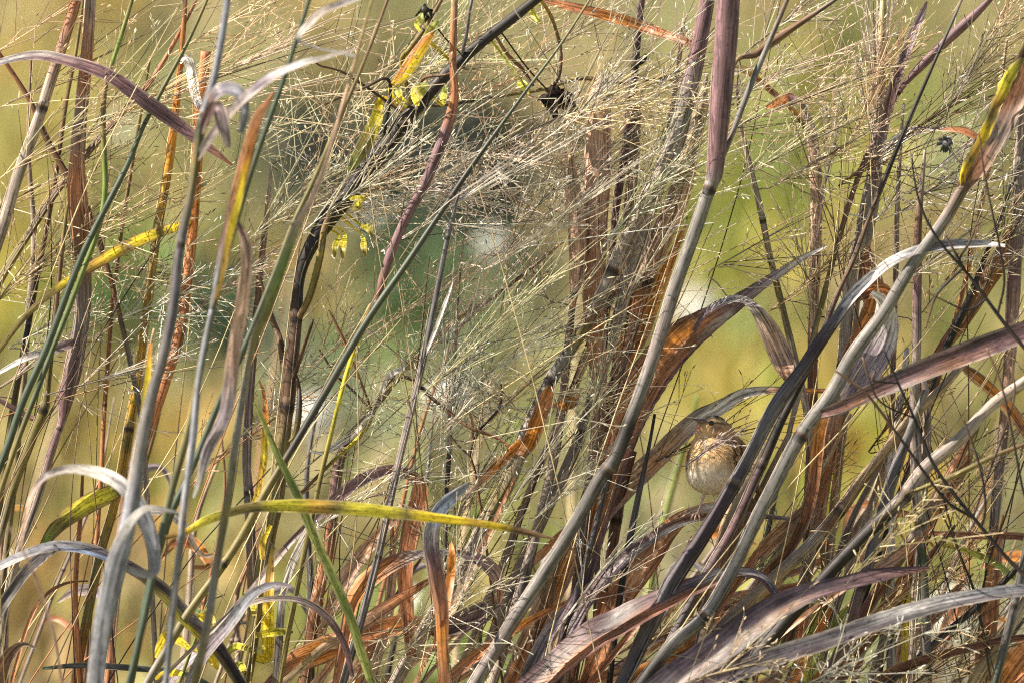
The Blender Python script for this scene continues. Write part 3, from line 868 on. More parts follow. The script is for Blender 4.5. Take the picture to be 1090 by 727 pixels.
S('thinrust', 'thin rust stem among the lower left leaves', .05, [(86, 727, 7), (82, 681, 7), (80, 637, 6), (85, 557, 5), (88, 500, 3)], 'RU RU RB', name='grass_stalk')
L('offleft', -.06, [(-24, 88, 4), (-8, 70, 6), (35, 60, 10), (70, 65, 12), (110, 78, 14), (150, 105, 16), (185, 130, 15), (215, 152, 11), (247, 176, 3)], 'BL SL PU PU PU PU RB', [50, 45, 25, 10], label='long purple leaf arching over the top left')
L('brokenolive', .0, [(48, 452, 6), (25, 441, 6), (0, 426, 5), (-25, 412, 3)], 'BR PU PU', 30)
L('mauvehead', -.06, [(86, 362, 9), (60, 371, 10), (30, 380, 7), (0, 396, 4), (-20, 408, 2)], 'PU VI SV WH', 40)
L('rustleft', -.06, [(205, 235, 4), (187, 242, 9), (160, 251, 12), (130, 265, 13), (95, 285, 11), (58, 309, 8), (25, 339, 6), (0, 372, 5), (-14, 395, 3)], 'GO YL YL@.1 OL@.16 YL@.2 YL@.27 BR@.31 YL@.36 GO@.44 OL@.5 YL@.56 OL@.62 OL OL YL', -28, True, edge='BR', label='yellow leaf with dark blotches and painted shadow lines')  # dark stops: leaf blotches together with painted shadow lines
L('greenfrontA', -.02, [(222, 345, 5), (232, 300, 10), (243, 245, 13), (256, 190, 14), (272, 130, 11), (284, 110, 7), (292, 98, 2)], 'GR GO GO YL YL@.55 OR RU BR', -30, False, cols2='BL BL PU RB RU RU RU', label='orange and yellow striped blurred leaf')
L('greenfrontA', .0, [(252, 238, 5), (262, 262, 11), (260, 305, 14), (254, 345, 15), (248, 378, 14), (240, 437, 14), (221, 478, 11), (213, 508, 7), (206, 530, 2)], 'PK PK PK PK VI VI WH', 25, label='pink leaf fading to violet grey')
L('bluefront', -.02, [(214, 140, 8), (222, 112, 11), (232, 98, 13), (246, 95, 14), (257, 104, 12), (260, 122, 10), (256, 142, 6)], 'PU PK VI BL BL BL', 45)
L('bluefront', -.03, [(214, 172, 6), (222, 150, 9), (240, 125, 10), (262, 103, 10), (290, 82, 9), (320, 68, 7), (345, 62, 4), (378, 52, 2)], 'MG GR VI SV GR', 35, label='blurred white leaf')
L('bluefront', -.02, [(214, 140, 6), (224, 118, 12), (232, 116, 14), (238, 136, 13), (244, 158, 5)], 'PU PU MG MG', 10)
L('olivefront', -.02, [(320, 45, 3), (330, 25, 8), (345, 12, 8), (370, 2, 6), (395, -6, 4)], 'SV SV GR BL', 40)
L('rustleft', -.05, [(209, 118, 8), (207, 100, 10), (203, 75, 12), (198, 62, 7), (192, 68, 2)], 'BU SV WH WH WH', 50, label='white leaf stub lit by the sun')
L('bluefront', .0, [(147, 510, 5), (150, 470, 9), (155, 430, 8), (158, 395, 6), (160, 365, 3)], 'WH GO YL YL OR', -20, True)
L('bluefront', .03, [(135, 575, 3), (138, 540, 6), (143, 505, 10), (150, 480, 9), (158, 468, 4)], 'BL SV WH WH SV', 30)
L('ochre', -.03, [(133, 525, 10), (120, 524, 17), (100, 532, 21), (78, 545, 20), (60, 560, 15), (46, 580, 9), (36, 600, 3)], 'GN YG YG OL GN DG', -25, True, edge='BR', label='broad yellow-green leaf with brown edges')
L('bluefront', .05, [(162, 610, 10), (162, 580, 14), (150, 545, 17), (135, 522, 15), (118, 509, 13), (95, 501, 11), (70, 500, 9), (52, 505, 7), (38, 518, 5), (28, 545, 4), (22, 585, 2)], 'BL BL BL BL SV WH@.5 MG PK PK', [20, 30, 50, 45, 20], label='blurred blue-white hooked leaf')
B('broad blue-grey blurred blade with a curled thin tip, lower left', -.46, [(98, 760, 16), (103, 700, 17), (111, 640, 15), (122, 590, 12), (135, 560, 9), (149, 544, 7), (162, 540, 5), (190, 545, 2)], 'VI BL BL BL BL SV BL', [25, 20, 30, 50])
B('dark blue-grey blade arching to the left edge, yellow on its right half', -.1, [(255, 727, 12), (232, 692, 15), (216, 676, 16), (196, 656, 16), (178, 635, 16), (150, 612, 13), (122, 596, 12), (95, 585, 12), (60, 581, 11), (30, 589, 10), (0, 602, 9), (-30, 618, 8)], 'DK OL YG OL PD BU SL SV BL', [10, 15, 40, 55, 45], cols2='DK PD SL DK PD SL BL BL BL', key='arch')
L('arch', .04, [(62, 583, 8), (45, 592, 12), (28, 608, 12), (12, 630, 12), (-2, 652, 12), (-18, 690, 10)], 'SL SL DK DK OL', 25)
B('thin reddish blade curving right in the lower left corner', .04, [(22, 690, 4), (27, 672, 4), (37, 648, 4), (52, 630, 4), (72, 620, 3), (94, 618, 1.5)], 'RU RU RU BR', 20)
B('crumpled brown leaf base in the bottom left corner', .0, [(-4, 740, 15), (5, 705, 15), (16, 690, 10), (26, 685, 5), (40, 690, 2)], 'BR RB BR GR', 10)
B('faint pink blurred thin blade at lower left', -.6, [(68, 740, 3), (60, 690, 3), (48, 645, 3), (30, 597, 3), (10, 560, 2)], 'PK PK PK', 10)
B('dark green blade lying nearly level along the bottom left edge', -.05, [(232, 735, 6), (190, 716, 7), (130, 710, 7), (85, 708, 6), (45, 711, 3)], 'DG DG SL DG', 30)
S('browndiag', 'brown stalk slanting from the left edge up behind the purple arch to the top', .07, [(-25, 350, 8), (0, 300, 8), (33, 246, 7), (74, 187, 7), (137, 113, 6), (165, 80, 5), (202, 14, 4), (214, -14, 3)], 'OL OL BR BR RU BR', [(33, 246)])
S('greyedge', 'grey stalk at the left edge behind the yellow leaf tip', .1, [(-12, 727, 7), (10, 560, 7), (22, 440, 7), (30, 340, 7), (36, 250, 6), (30, 150, 4), (34, 60, 3)], 'MG OL GR BR', [(22, 440)])
S('thinleftA', 'thin brown stalk between the mauve spindle stalk and the golden one', .09, [(90, 727, 5), (104, 560, 5), (112, 430, 5), (122, 300, 5), (140, 180, 4), (160, 60, 3)], 'BR RU BR OL', [(112, 430)])
# --- woody weed and the middle
S('weed', 'dark woody weed trunk rising then leaning to the upper right', .0, [(256, 745, 16), (270, 665, 16), (284, 582, 16), (295, 525, 15), (306, 430, 15), (315, 345, 13), (321, 288, 12), (343, 243, 17), (385, 190, 21), (404, 165, 19), (443, 115, 15), (489, 66, 13), (560, 8, 11), (610, -32, 9)], 'OL OL OL OL@.3 BR@.35 DK DK DK DK DK DK', [(306, 430), (317, 335), (432, 128)], name='woody_weed', cat='weed', group='woody weeds', rough=.12)
def branch(key, pts, cols, z=0.0, name='branch', mat=None):
    st = STALKS[key]; C = st['C']
    n = len(pts)
    P3 = [np.array(P(x, y, st['z'] + z * min(1, 2 * i / (n - 1)))) for i, (x, y, w_) in enumerate(pts)]
    i = np.argmin(np.linalg.norm(C - P3[0], axis=1))
    P3[0] = C[i]
    R = [w_ * K * .5 for _, _, w_ in pts]
    c = spline(np.array([list(a) + [r] for a, r in zip(P3, R)]), max(16, n * 8))
    rr = c[:, 3] * np.array([1 + .12 * mnoise.noise(Vector((q * 1.3, pts[0][0], 0))) for q in range(len(c))])
    V, F, ang = tube_arrays(c[:, :3], rr, 7)
    t = np.linspace(0, 1, len(c))
    arc = t * np.linalg.norm(np.diff(c[:, :3], axis=0), axis=1).sum()
    return mesh_obj(name, V, [F, np.arange(len(V) - 7, len(V))[None]], mat or M_STEM, st['root'], np.repeat(ramp(cols, t), 7, 0), np.stack([np.tile(ang / 6.28, len(c)) * np.repeat(rr * 6.28, 7), np.repeat(arc, 7)], 1))
branch('weed', [(316, 345, 8), (330, 315, 8), (341, 272, 8), (345, 245, 7), (352, 225, 5)], 'BR OL OL BR', -.03)
branch('weed', [(308, 420, 6), (325, 365, 4), (331, 348, 3.5), (333, 340, 2.5)], 'DK BR DK', -.03)
branch('weed', [(306, 430, 9), (300, 372, 8), (292, 345, 6), (282, 315, 4), (275, 290, 3)], 'DK BR BR', .02)
branch('weed', [(405, 160, 3), (415, 88, 4), (385, 95, 3), (345, 112, 2)], 'DK DK BR', -.02)
branch('weed', [(420, 100, 5), (428, 68, 6), (437, 52, 6), (456, 25, 5), (470, 0, 4)], 'OL OL BR', -.03)
branch('weed', [(489, 66, 4), (496, 40, 4), (500, 12, 3.5), (504, -8, 3)], 'SL SL GY', -.02)
branch('weed', [(418, 90, 4), (450, 85, 4), (475, 80, 3), (495, 72, 2)], 'DK BR BR', -.05)
branch('weed', [(400, 95, 3), (370, 80, 3), (340, 70, 2.4), (332, 60, 2)], 'BR DK BR', -.02)
branch('weed', [(310, 390, 5), (318, 410, 4), (318, 440, 7), (314, 462, 6), (308, 470, 3)], 'BR DK OL', -.02)
L('weed', -.06, [(416, 100, 5), (428, 82, 13), (440, 64, 15), (452, 46, 12), (462, 32, 3)], 'YG YL YL YL OR', -30, True, cols2='YL YL OR OR RU', label='yellow and orange leaf near the top of the weed')
L('weed', -.05, [(408, 104, 5), (400, 128, 14), (390, 150, 17), (379, 170, 13), (370, 184, 3)], 'OR YL YG OL GN', -25, True, label='yellow-green leaf hanging on the weed')
for q in [[(452, 40, 4), (456, 34, 12), (462, 28, 11), (466, 22, 3)], [(438, 108, 4), (444, 100, 16), (450, 94, 14), (456, 90, 3)], [(446, 32, 4), (447, 22, 9), (449, 14, 3)], [(470, 112, 4), (472, 102, 9), (474, 92, 3)], [(428, 105, 4), (424, 98, 9), (420, 92, 3)]]:
    L('weed', -.07, [(x_, y_, w_ * .9) for x_, y_, w_ in q], 'YL YG LG', -30, True, fold=.15)
for q in [[(378, 215, 3), (384, 212, 8), (391, 209, 3)], [(383, 222, 3), (380, 218, 9), (376, 225, 3)], [(384, 240, 3), (392, 243, 8), (397, 252, 3)], [(384, 250, 3), (387, 262, 7), (389, 273, 3)], [(366, 248, 3), (365, 262, 8), (365, 278, 2)], [(360, 250, 3), (357, 262, 7), (356, 274, 2)]]:
    L('weed', -.06, q, 'YL YG YG OL', -30, True, fold=.15)
for q in [[(278, 655, 4), (268, 640, 8), (258, 632, 3)], [(268, 690, 5), (250, 688, 9), (238, 698, 3)], [(275, 680, 5), (295, 672, 9), (312, 672, 3)], [(265, 715, 5), (255, 708, 9), (240, 712, 4)]]:
    L('weed', -.05, q, 'OL YG GN', -20, True)
S('vine', 'low climbing vine with small yellow leaves at the bottom', -.06, [(185, 745, 4), (200, 700, 4), (215, 660, 3), (222, 640, 3), (240, 632, 2.5)], 'OL GN OL', name='vine', cat='vine', group=None, mat=M_GREENSTEM)
for q in [[(190, 685, 4), (182, 676, 14), (172, 688, 13), (166, 700, 3)], [(205, 690, 4), (215, 690, 12), (226, 700, 12), (232, 712, 3)], [(195, 715, 4), (180, 715, 10), (165, 722, 3)], [(222, 650, 3), (226, 660, 7), (224, 672, 3)], [(205, 660, 3), (214, 656, 8), (222, 652, 3)]]:
    L('vine', -.03, q, 'YG YL YL', -25, True, fold=.12)
for q in [[(215, 655, 3), (208, 648, 7), (202, 640, 3)], [(222, 690, 3), (228, 682, 9), (236, 676, 3)]]:
    L('vine', -.03, q, 'GN DG', 10, True, fold=.12)
S('purplemid', 'slim purple stalk with rust upper sheath in the upper middle', -.06, [(330, 560, 6), (360, 430, 5), (391, 335, 7), (401, 321, 9), (415, 273, 10), (431, 235, 10), (451, 198, 11), (465, 165, 12), (478, 130, 12), (484, 100, 9), (482, 66, 8), (484, 0, 7), (485, -12, 6)], 'OL OL YG@.3 BR@.42 RB PU PU PU@.74 RU RU TN', [(399, 326)])
S('slatemid', 'long dark slate stalk running diagonally through the middle', -.1, [(150, 740, 9), (172, 700, 9), (202, 650, 9), (235, 604, 9), (260, 566, 9), (284, 522, 9), (312, 475, 8), (345, 420, 8), (387, 348, 8), (434, 279, 7), (467, 230, 6), (497, 185, 6), (540, 124, 4), (595, 50, 3), (636, -12, 2.4)], 'GY OL OL DK@.35 DG DK DG OL', [(240, 597), (480, 210)], M_GREENSTEM)
S('slatethin', 'thin blue-grey stalk standing almost upright in the middle', -.07, [(362, 740, 8), (396, 618, 8), (410, 558, 7), (434, 453, 7), (452, 378, 6.5), (465, 312, 6), (478, 247, 5), (490, 200, 2)], 'SL SL MG SL SL', [(476, 250), (402, 592)])
S('fanstem', 'thin upright stalk that carries a fan of fine upright hairs', .04, [(470, 740, 5), (473, 600, 5), (475, 530, 5.5), (478, 484, 5), (482, 420, 4.5), (484, 376, 3.5), (490, 290, 2.5), (500, 200, 2)], 'GR GY GY DK@.4 GR GR', [(478, 483)])
S('brownpost', 'rough grey-brown upright stalk left of the woody trunk', .06, [(258, 740, 9), (268, 660, 10), (268, 596, 10), (265, 527, 10), (263, 490, 9), (265, 430, 9), (271, 360, 9), (276, 300, 7), (283, 240, 6), (289, 175, 4)], 'MG BR MG PU BR GR', [(266, 520)], rough=.13)
L('brownpost', -.02, [(264, 545, 3), (274, 525, 6), (281, 490, 8), (283, 450, 7), (281, 420, 4), (276, 405, 2)], 'YL GO YL OR RU', -20, True)
L('weed', -.05, [(284, 700, 11), (285, 670, 14), (286, 640, 12), (288, 605, 8), (291, 580, 4)], 'YL YL YL GO OL', -20, True, label='bright yellow leaf against the trunk')
L('weed', -.05, [(281, 555, 3), (280, 575, 7), (279, 595, 5)], 'YL YL GO', -20, True)
B('light green striped blade dropping from the trunk to the lower edge', -.12, [(400, 740, 8), (394, 722, 9), (380, 680, 10), (372, 655, 10), (351, 607, 10), (333, 568, 10), (317, 528, 9), (296, 486, 7), (283, 455, 5), (270, 428, 2)], 'LG LG GN LG LG GN LG LG', [20, 15, 25], True)
L('greenfrontB', -.03, [(182, 578, 4), (197, 566, 7), (220, 553, 9), (255, 542, 10), (285, 538, 12), (330, 538, 15), (380, 541, 15), (420, 545, 13), (460, 550, 11), (520, 558, 8), (560, 566, 7), (590, 573, 2)], 'BR GO YG@.1 OL@.2 OL@.26 YG@.3 YG@.36 GO@.4 OL@.46 YG@.5 YG OL@.63 YL@.67 YL@.76 GO@.8 YL@.85 BR@.9 BR', [-25, -30, -25], True, label='long bright yellow-green leaf lying nearly level')  # first olive stops paint a cast shadow, later ones are leaf spots
S('rustmid', 'textured rust brown stalk that turns into a slim leaning straw stalk', .05, [(322, 745, 12), (337, 642, 13), (350, 582, 13), (357, 520, 12), (364, 482, 11), (383, 452, 7), (401, 431, 7), (426, 398, 8), (464, 361, 7), (486, 340, 5), (525, 317, 4), (560, 290, 4), (600, 257, 3)], 'BR RB RU RB RU@.3 PU@.36 OL OL BR TN', [(398, 436), (487, 339)], rough=.14)
branch('rustmid', [(396, 434, 3), (379, 393, 3), (365, 360, 3), (350, 330, 2.4)], 'BR RU BR', -.02)
branch('rustmid', [(396, 434, 2.4), (375, 415, 3), (357, 398, 2.6), (340, 372, 2)], 'BR DK BR', .02)
branch('rustmid', [(426, 398, 4), (440, 405, 4), (459, 423, 4), (497, 453, 4), (525, 464, 3.6), (540, 474, 3), (548, 486, 2.5)], 'BR DK RB BR RU', -.06)
branch('rustmid', [(400, 434, 5), (385, 462, 5), (350, 495, 4), (325, 520, 4), (315, 528, 3)], 'OL YG OL BR', -.03)
L('rustmid', -.04, [(400, 436, 6), (380, 460, 6), (362, 472, 8), (345, 482, 4), (330, 480, 2)], 'SV WH WH WH', 50)
L('rustmid', -.04, [(404, 428, 4), (410, 405, 7), (420, 396, 6), (429, 392, 6), (428, 380, 3)], 'WH WH SV WH', 40)
L('slatethin', -.02, [(453, 378, 3), (462, 355, 4), (472, 328, 4), (478, 312, 3), (482, 300, 1.2)], 'SV SV WH SV', 25)
S('twigmid', 'thin wiry brown twig with a forked tip in the middle', .0, [(520, 600, 3), (513, 548, 3), (505, 500, 3.2), (500, 485, 3.2), (504, 470, 3), (512, 455, 3), (527, 440, 3), (533, 428, 3), (533, 408, 2.2)], 'RB BR RB DK BR', name='twig', cat='twig', group=None)
branch('twigmid', [(500, 485, 2.4), (488, 474, 2.2), (478, 462, 2)], 'BR BR')
branch('twigmid', [(504, 470, 3), (503, 450, 2.6), (500, 440, 2.2)], 'BR RU')
B('purple leaf arching over to a hanging rust tip, lower middle', -.02, [(168, 745, 8), (190, 715, 9), (215, 690, 10), (249, 651, 10), (270, 629, 10), (290, 600, 8), (312, 574, 7), (336, 552, 9), (360, 529, 12), (384, 511, 13), (407, 501, 12), (428, 501, 11), (445, 512, 14), (447, 527, 19), (441, 548, 21), (435, 575, 19), (431, 610, 17), (433, 645, 15), (438, 700, 11)], 'SL VI BL VI GR PU PU PU@.58 PU@.62 RU@.67 RU RU RU RB', [20, 20, 40, 45, -10, 0], key="archmid")
B('hooked blade, rust below with a blue tip bent over', -.16, [(474, 745, 11), (471, 690, 12), (469, 650, 15), (463, 610, 18), (458, 578, 17), (461, 556, 16), (468, 542, 15), (481, 529, 13), (492, 520, 8), (500, 513, 3)], 'RB RU OR@.3 RU PU@.62 BL@.75 BU BU BL', [10, 10, 30, 50], key='hook')
L('hook', .03, [(468, 665, 5), (476, 640, 8), (480, 610, 9), (481, 588, 7), (480, 578, 3)], 'RU OR OR OR', -10)
B('rust leaf arched low with a hooked grey tip, lower middle', -.05, [(366, 690, 10), (374, 645, 16), (388, 622, 19), (410, 604, 18), (432, 594, 14), (451, 589, 8), (478, 587, 6), (497, 591, 9), (515, 598, 14), (527, 610, 15), (532, 624, 10), (531, 642, 3)], 'RU RU OR OR RB SV@.6 VI PU PK RU', [-15, -20, 30, 40, 10])
B('wide rust leaf lying level near the bottom middle', .0, [(285, 730, 12), (315, 704, 24), (342, 692, 28), (385, 676, 26), (430, 664, 20), (468, 668, 18), (500, 659, 24), (522, 646, 18), (534, 640, 3)], 'PU RU OR RU RU OR PU PU GR', [15, -20, -15, 20])
B('thin grey arched leaf in front of the rust leaf', -.1, [(235, 662, 5), (257, 645, 6), (290, 637, 6), (323, 640, 7), (350, 659, 8), (367, 688, 7), (375, 720, 4)], 'GR GR MG PU PU', 40)
B('silver leaf strip between the trunk and the green blade', -.03, [(296, 690, 8), (300, 640, 8), (309, 605, 9), (320, 580, 9), (331, 558, 8), (336, 545, 3)], 'GY SL SV WH WH SV', 40)
B('violet-grey blade forking toward the right above the trunk foot', -.15, [(196, 740, 9), (215, 700, 12), (243, 665, 13), (262, 640, 11), (275, 628, 9), (292, 622, 7), (310, 623, 3)], 'SL SL VI BL BL VI', 20)
# --- the big slanted stalks of the middle
S('biggrey', 'longest thick grey stalk, leaning from bottom middle to the top right of centre', .0, [(405, 755, 14), (456, 665, 15), (492, 604, 15), (514, 560, 15), (540, 515, 16), (560, 465, 17), (585, 407, 14), (605, 375, 13), (633, 329, 15), (652, 288, 16), (669, 252, 18), (694, 205, 20), (716, 160, 21), (730, 110, 20), (742, 60, 18), (754, -10, 16)], 'GY GR GR GR OL GR GY@.5 OL@.53 BR@.56 GR@.6 GR GY PU PU', [(652, 287), (585, 405)])
L('biggrey', -.03, [(559, 465, 9), (540, 484, 10), (520, 504, 9), (505, 518, 7), (490, 534, 2)], 'OR OR OR PK GR', -15, label='orange strip leaf')
L('biggrey', -.03, [(558, 495, 8), (564, 470, 16), (573, 445, 17), (583, 420, 14), (586, 410, 4)], 'GR OR OR RU OR', -15)
L('biggrey', .04, [(592, 432, 6), (605, 428, 16), (613, 424, 9), (618, 420, 3)], 'RU OR OR', -20)
L('biggrey', .02, [(640, 325, 6), (655, 292, 9), (676, 245, 10), (704, 190, 10), (726, 140, 9), (736, 100, 3)], 'TN RU OR RU TN', 0)
S('greyspindle', 'grey stalk topped by a brown sheath bursting into hairs', .03, [(515, 755, 11), (545, 660, 11), (573, 560, 10), (590, 484, 10), (600, 415, 9), (607, 350, 8), (611, 316, 8), (614, 295, 16), (615, 265, 19), (613, 230, 19), (610, 195, 14), (608, 165, 6)], 'GR GR MG GR GR BR@.73 RU PK PK TN', [(611, 314)], rough=.12)
S('pinksheath', 'wide upright pinkish-brown sheath left of the big grey stalk', .045, [(596, 755, 10), (612, 640, 11), (625, 540, 12), (636, 460, 14), (637, 395, 18), (633, 330, 23), (633, 250, 26), (636, 180, 28), (638, 105, 24), (640, 80, 6)], 'GR GR BR MG PK@.5 PK RU PK@.8 PK PK TN', rough=.1, k=12)
S('mauvethick', 'lighter mauve-grey stalk just right of the big grey one', .05, [(492, 755, 13), (540, 640, 13), (556, 596, 13), (578, 552, 12), (600, 505, 12), (620, 458, 13), (640, 395, 14), (655, 350, 14), (672, 290, 14), (691, 230, 12), (708, 185, 9), (722, 140, 5)], 'BR GR GR MG GR GR GR', [(620, 458)])
S('rustsheath', 'broad rust-brown sheathed stalk behind the blue-grey stalk', .078, [(605, 755, 11), (622, 640, 11), (630, 560, 13), (641, 482, 20), (655, 415, 20), (667, 372, 18), (686, 298, 22), (705, 250, 24), (722, 210, 24), (735, 160, 20), (747, 110, 10), (752, 80, 4)], 'BR RB BR PD PD@.35 RU@.45 PK RU PK PK TN TN', [(686, 300)], rough=.12, k=12)
L('rustsheath', -.02, [(668, 400, 6), (682, 362, 12), (696, 322, 14), (708, 290, 13), (720, 262, 8), (730, 240, 3)], 'RU RU OR OR RU', -10)
S('purplesheath', 'tall blue-grey stalk capped by a wide purple sheath at the top', -.12, [(490, 755, 15), (540, 670, 15), (565, 632, 15), (600, 577, 14), (625, 535, 14), (640, 508, 14), (656, 486, 14), (678, 429, 14), (700, 366, 14), (720, 303, 14), (740, 246, 14), (756, 200, 14), (760, 190, 17), (763, 165, 19), (768, 100, 23), (773, 40, 25), (776, -15, 26)], 'GY MG GY DK@.42 GY@.46 GY MG GY GY@.74 PU@.77 PU PU', [(648, 497), (757, 198)], k=14, rough=.03)
branch('purplesheath', [(762, 190, 4), (775, 154, 6), (797, 96, 7), (816, 52, 6), (838, 0, 5), (845, -20, 4)], 'BR GY GY BR', .03, 'rachis')
branch('purplesheath', [(772, 160, 3), (780, 72, 4), (805, 58, 8), (824, 44, 10), (849, 27, 7), (892, -2, 4), (905, -14, 3)], 'TN TN BR BR GY', .05, 'rachis')
B('broad rust and purple leaf glowing orange, arching right of the blue-grey stalk', .02, [(590, 727, 14), (625, 600, 18), (645, 520, 26), (665, 455, 36), (690, 405, 42), (722, 366, 40), (750, 345, 30), (775, 330, 20), (797, 314, 14), (820, 298, 10), (844, 282, 8), (862, 271, 5), (880, 263, 2)], 'BR BR PD RB RU@.5 RU@.6 RB@.7 SV@.78 PU SV WH', [0, 0, -15, -25, 20, 40], cols2='PD PD PD OR RU@.5 OR@.6 OR@.7 PU@.78 PU VI WH', edge='PU', fold=.3, key='orangeleaf')
L('orangeleaf', -.04, [(738, 352, 4), (753, 332, 7), (775, 320, 8), (792, 320, 8), (806, 332, 13), (820, 356, 22), (832, 383, 24), (839, 400, 14), (845, 412, 4)], 'PU VI SV GR PK PK RU', [50, 50, 20, 0], label='pale pinkish drooping leaf')
B('rust leaf behind the sparrow, silver where it passes its head', .06, [(560, 690, 22), (590, 625, 26), (609, 583, 28), (631, 555, 28), (652, 533, 26), (680, 506, 24), (705, 484, 22), (723, 465, 21), (742, 448, 20), (767, 434, 16), (794, 419, 11), (830, 415, 7), (874, 416, 5), (900, 412, 2)], 'RU SA OR SA SA PK@.48 SA@.5 PK@.6 SV@.66 WH@.72 SV@.8 OR@.86 RU', [-15, -10, 20, 45, 45], edge='GR', key='behindbird')  # silver and white stops paint the glare beside the head
B('orange leaf curving in under the bird perch', .035, [(620, 745, 18), (640, 690, 22), (655, 645, 26), (673, 617, 30), (696, 585, 28), (715, 561, 20), (735, 547, 13), (760, 539, 9), (790, 536, 3)], 'RB RU SA RU SA RU SA SV PU', [-10, -10, 10, 40], edge='RU')
B('violet-grey arching leaf with a silver crest that the sparrow stands on', .0, [(585, 740, 13), (597, 690, 16), (617, 651, 17), (636, 623, 17), (661, 597, 14), (690, 575, 11), (715, 560, 10), (738, 552, 9), (762, 549, 8), (795, 548, 7), (840, 552, 4)], 'PU VI VI PU VI SV WH RB MG GR', [25, 30, 45, 45], cols2='PD PU VI PU PU PU RB RB PU GR', key='perch')  # silver and white stops paint the bright light on the crest
S('tawnystem', 'brown stalk standing between the orange leaves below the bird', .06, [(618, 755, 9), (636, 665, 10), (650, 596, 11), (658, 545, 12), (664, 520, 8), (676, 480, 5)], 'BR RU BR RB', [(656, 552)])
S('inkthin', 'thin purple-black stalk left of the orange leaf under the bird', -.04, [(590, 755, 7), (599, 675, 7), (611, 642, 7), (628, 582, 6.5), (642, 527, 6), (655, 480, 4)], 'PD PD SL DK', [(628, 582), (603, 665)])
S('blackthin', 'thin black stalk right of the brown stalk below the bird', .02, [(646, 755, 6), (658, 648, 7), (669, 582, 7), (680, 527, 6.5), (690, 480, 4), (697, 440, 3)], 'DK DK SL DK', [(669, 580)])
# --- right third
S('bigslate', 'thick purple-slate stalk crossing just right of the sparrow', -.09, [(648, 755, 15), (666, 720, 16), (688, 673, 17), (716, 620, 18), (748, 571, 16), (779, 520, 15), (801, 480, 14), (825, 434, 16), (852, 396, 15), (877, 358, 14), (905, 320, 10)], 'SL SL SL PD PD SL SL PD SL', [(780, 510)])
L('bigslate', -.02, [(884, 345, 9), (905, 318, 12), (925, 298, 11), (945, 282, 10), (965, 271, 9), (985, 265, 10), (1014, 261, 10), (1042, 260, 8), (1070, 262, 3)], 'SL SV SV SV BL BL SV SV', [30, 50, 55, 50], label='silver arched leaf at right')
S('darkthin', 'thin dark stalk rising past the thick slate one to the top right', -.06, [(682, 755, 10), (720, 670, 10), (756, 604, 10), (780, 563, 10), (811, 495, 10), (830, 451, 9), (850, 412, 8), (870, 370, 6), (890, 317, 5), (909, 276, 5), (931, 218, 4.5), (964, 137, 4), (994, 69, 3.5), (1015, 20, 3), (1030, -15, 2)], 'PU SL PU DK DK BR DK DK GY', [(930, 220), (812, 494)])
S('ygreystem', 'thick grey stalk topped by a brown leaf with a yellow mossy edge', -.11, [(655, 770, 15), (700, 705, 15), (722, 680, 15), (752, 654, 15), (775, 615, 14), (797, 571, 14), (824, 517, 15), (852, 464, 15), (885, 420, 15), (906, 380, 14), (940, 334, 14), (970, 284, 13), (1005, 235, 13), (1026, 199, 13), (1035, 185, 10)], 'DK DK@.1 GY@.16 GY GY GY GY GY GY BR', [(752, 652), (853, 462)])
L('ygreystem', -.02, [(1022, 205, 13), (1036, 182, 24), (1050, 158, 28), (1064, 132, 32), (1078, 100, 30), (1090, 70, 24), (1100, 40, 10)], 'BR RB MG RB RB BR', 5, cols2='RB RB MG RB RB BR', label='broad brown leaf with a yellow edge')
L('ygreystem', -.03, [(1018, 200, 4), (1026, 182, 8), (1040, 158, 10), (1052, 134, 12), (1063, 108, 12), (1074, 82, 13), (1088, 62, 4)], 'OL YL OL GO YL OL GO YG YG OL', -10, True, ragged=.3, label='mossy yellow strip along the brown leaf')
L('ygreystem', .03, [(880, 446, 12), (902, 424, 26), (922, 392, 36), (938, 362, 36), (944, 338, 26), (940, 320, 14), (928, 311, 5)], 'GR VI VI VI SV WH', [-5, 0, 20, 50], label='broad pale violet leaf with a curled white tip')
L('ygreystem', -.05, [(870, 446, 8), (892, 434, 12), (931, 416, 18), (978, 396, 22), (1028, 376, 24), (1072, 360, 23), (1110, 345, 20)], 'PU RB PU RB PU PU', [0, 10, 5], cols2='PD PU PD PU PD PU', label='long dark purple and rust leaf running to the right edge')
S('nodewhite', 'thick stalk, grey-white above its black joint and black below, lower right', -.14, [(755, 765, 15), (790, 720, 15), (811, 692, 15), (852, 643, 15), (887, 605, 14), (930, 561, 15), (960, 531, 14), (967, 522, 15), (986, 497, 14), (1022, 467, 14), (1055, 432, 13), (1092, 405, 12), (1130, 375, 11)], 'DK DK DK DK DK@.53 MG@.57 GR GR GY', [(965, 525)])
branch('nodewhite', [(966, 524, 5), (985, 518, 5), (1022, 503, 6), (1061, 484, 5), (1095, 471, 4)], 'OL OL BR', -.02)
S('tanright', 'tan-grey stalk with a dark joint above the purple leaves at lower right', -.02, [(690, 755, 13), (747, 690, 14), (797, 642, 14), (830, 610, 14), (858, 584, 14), (880, 560, 13), (900, 535, 13), (917, 511, 12), (950, 470, 12), (972, 442, 11), (1000, 415, 10), (1024, 388, 8)], 'TN TN GR TN GR GR@.52 BR@.55 TN GR', [(896, 540)])
S('palebar', 'pale whitish narrow upright stalk right of centre-right', .04, [(948, 755, 8), (948, 604, 9), (949, 549, 9), (947, 510, 9), (951, 470, 8), (961, 410, 8), (966, 370, 5)], 'VI BL SV WH SV SV')
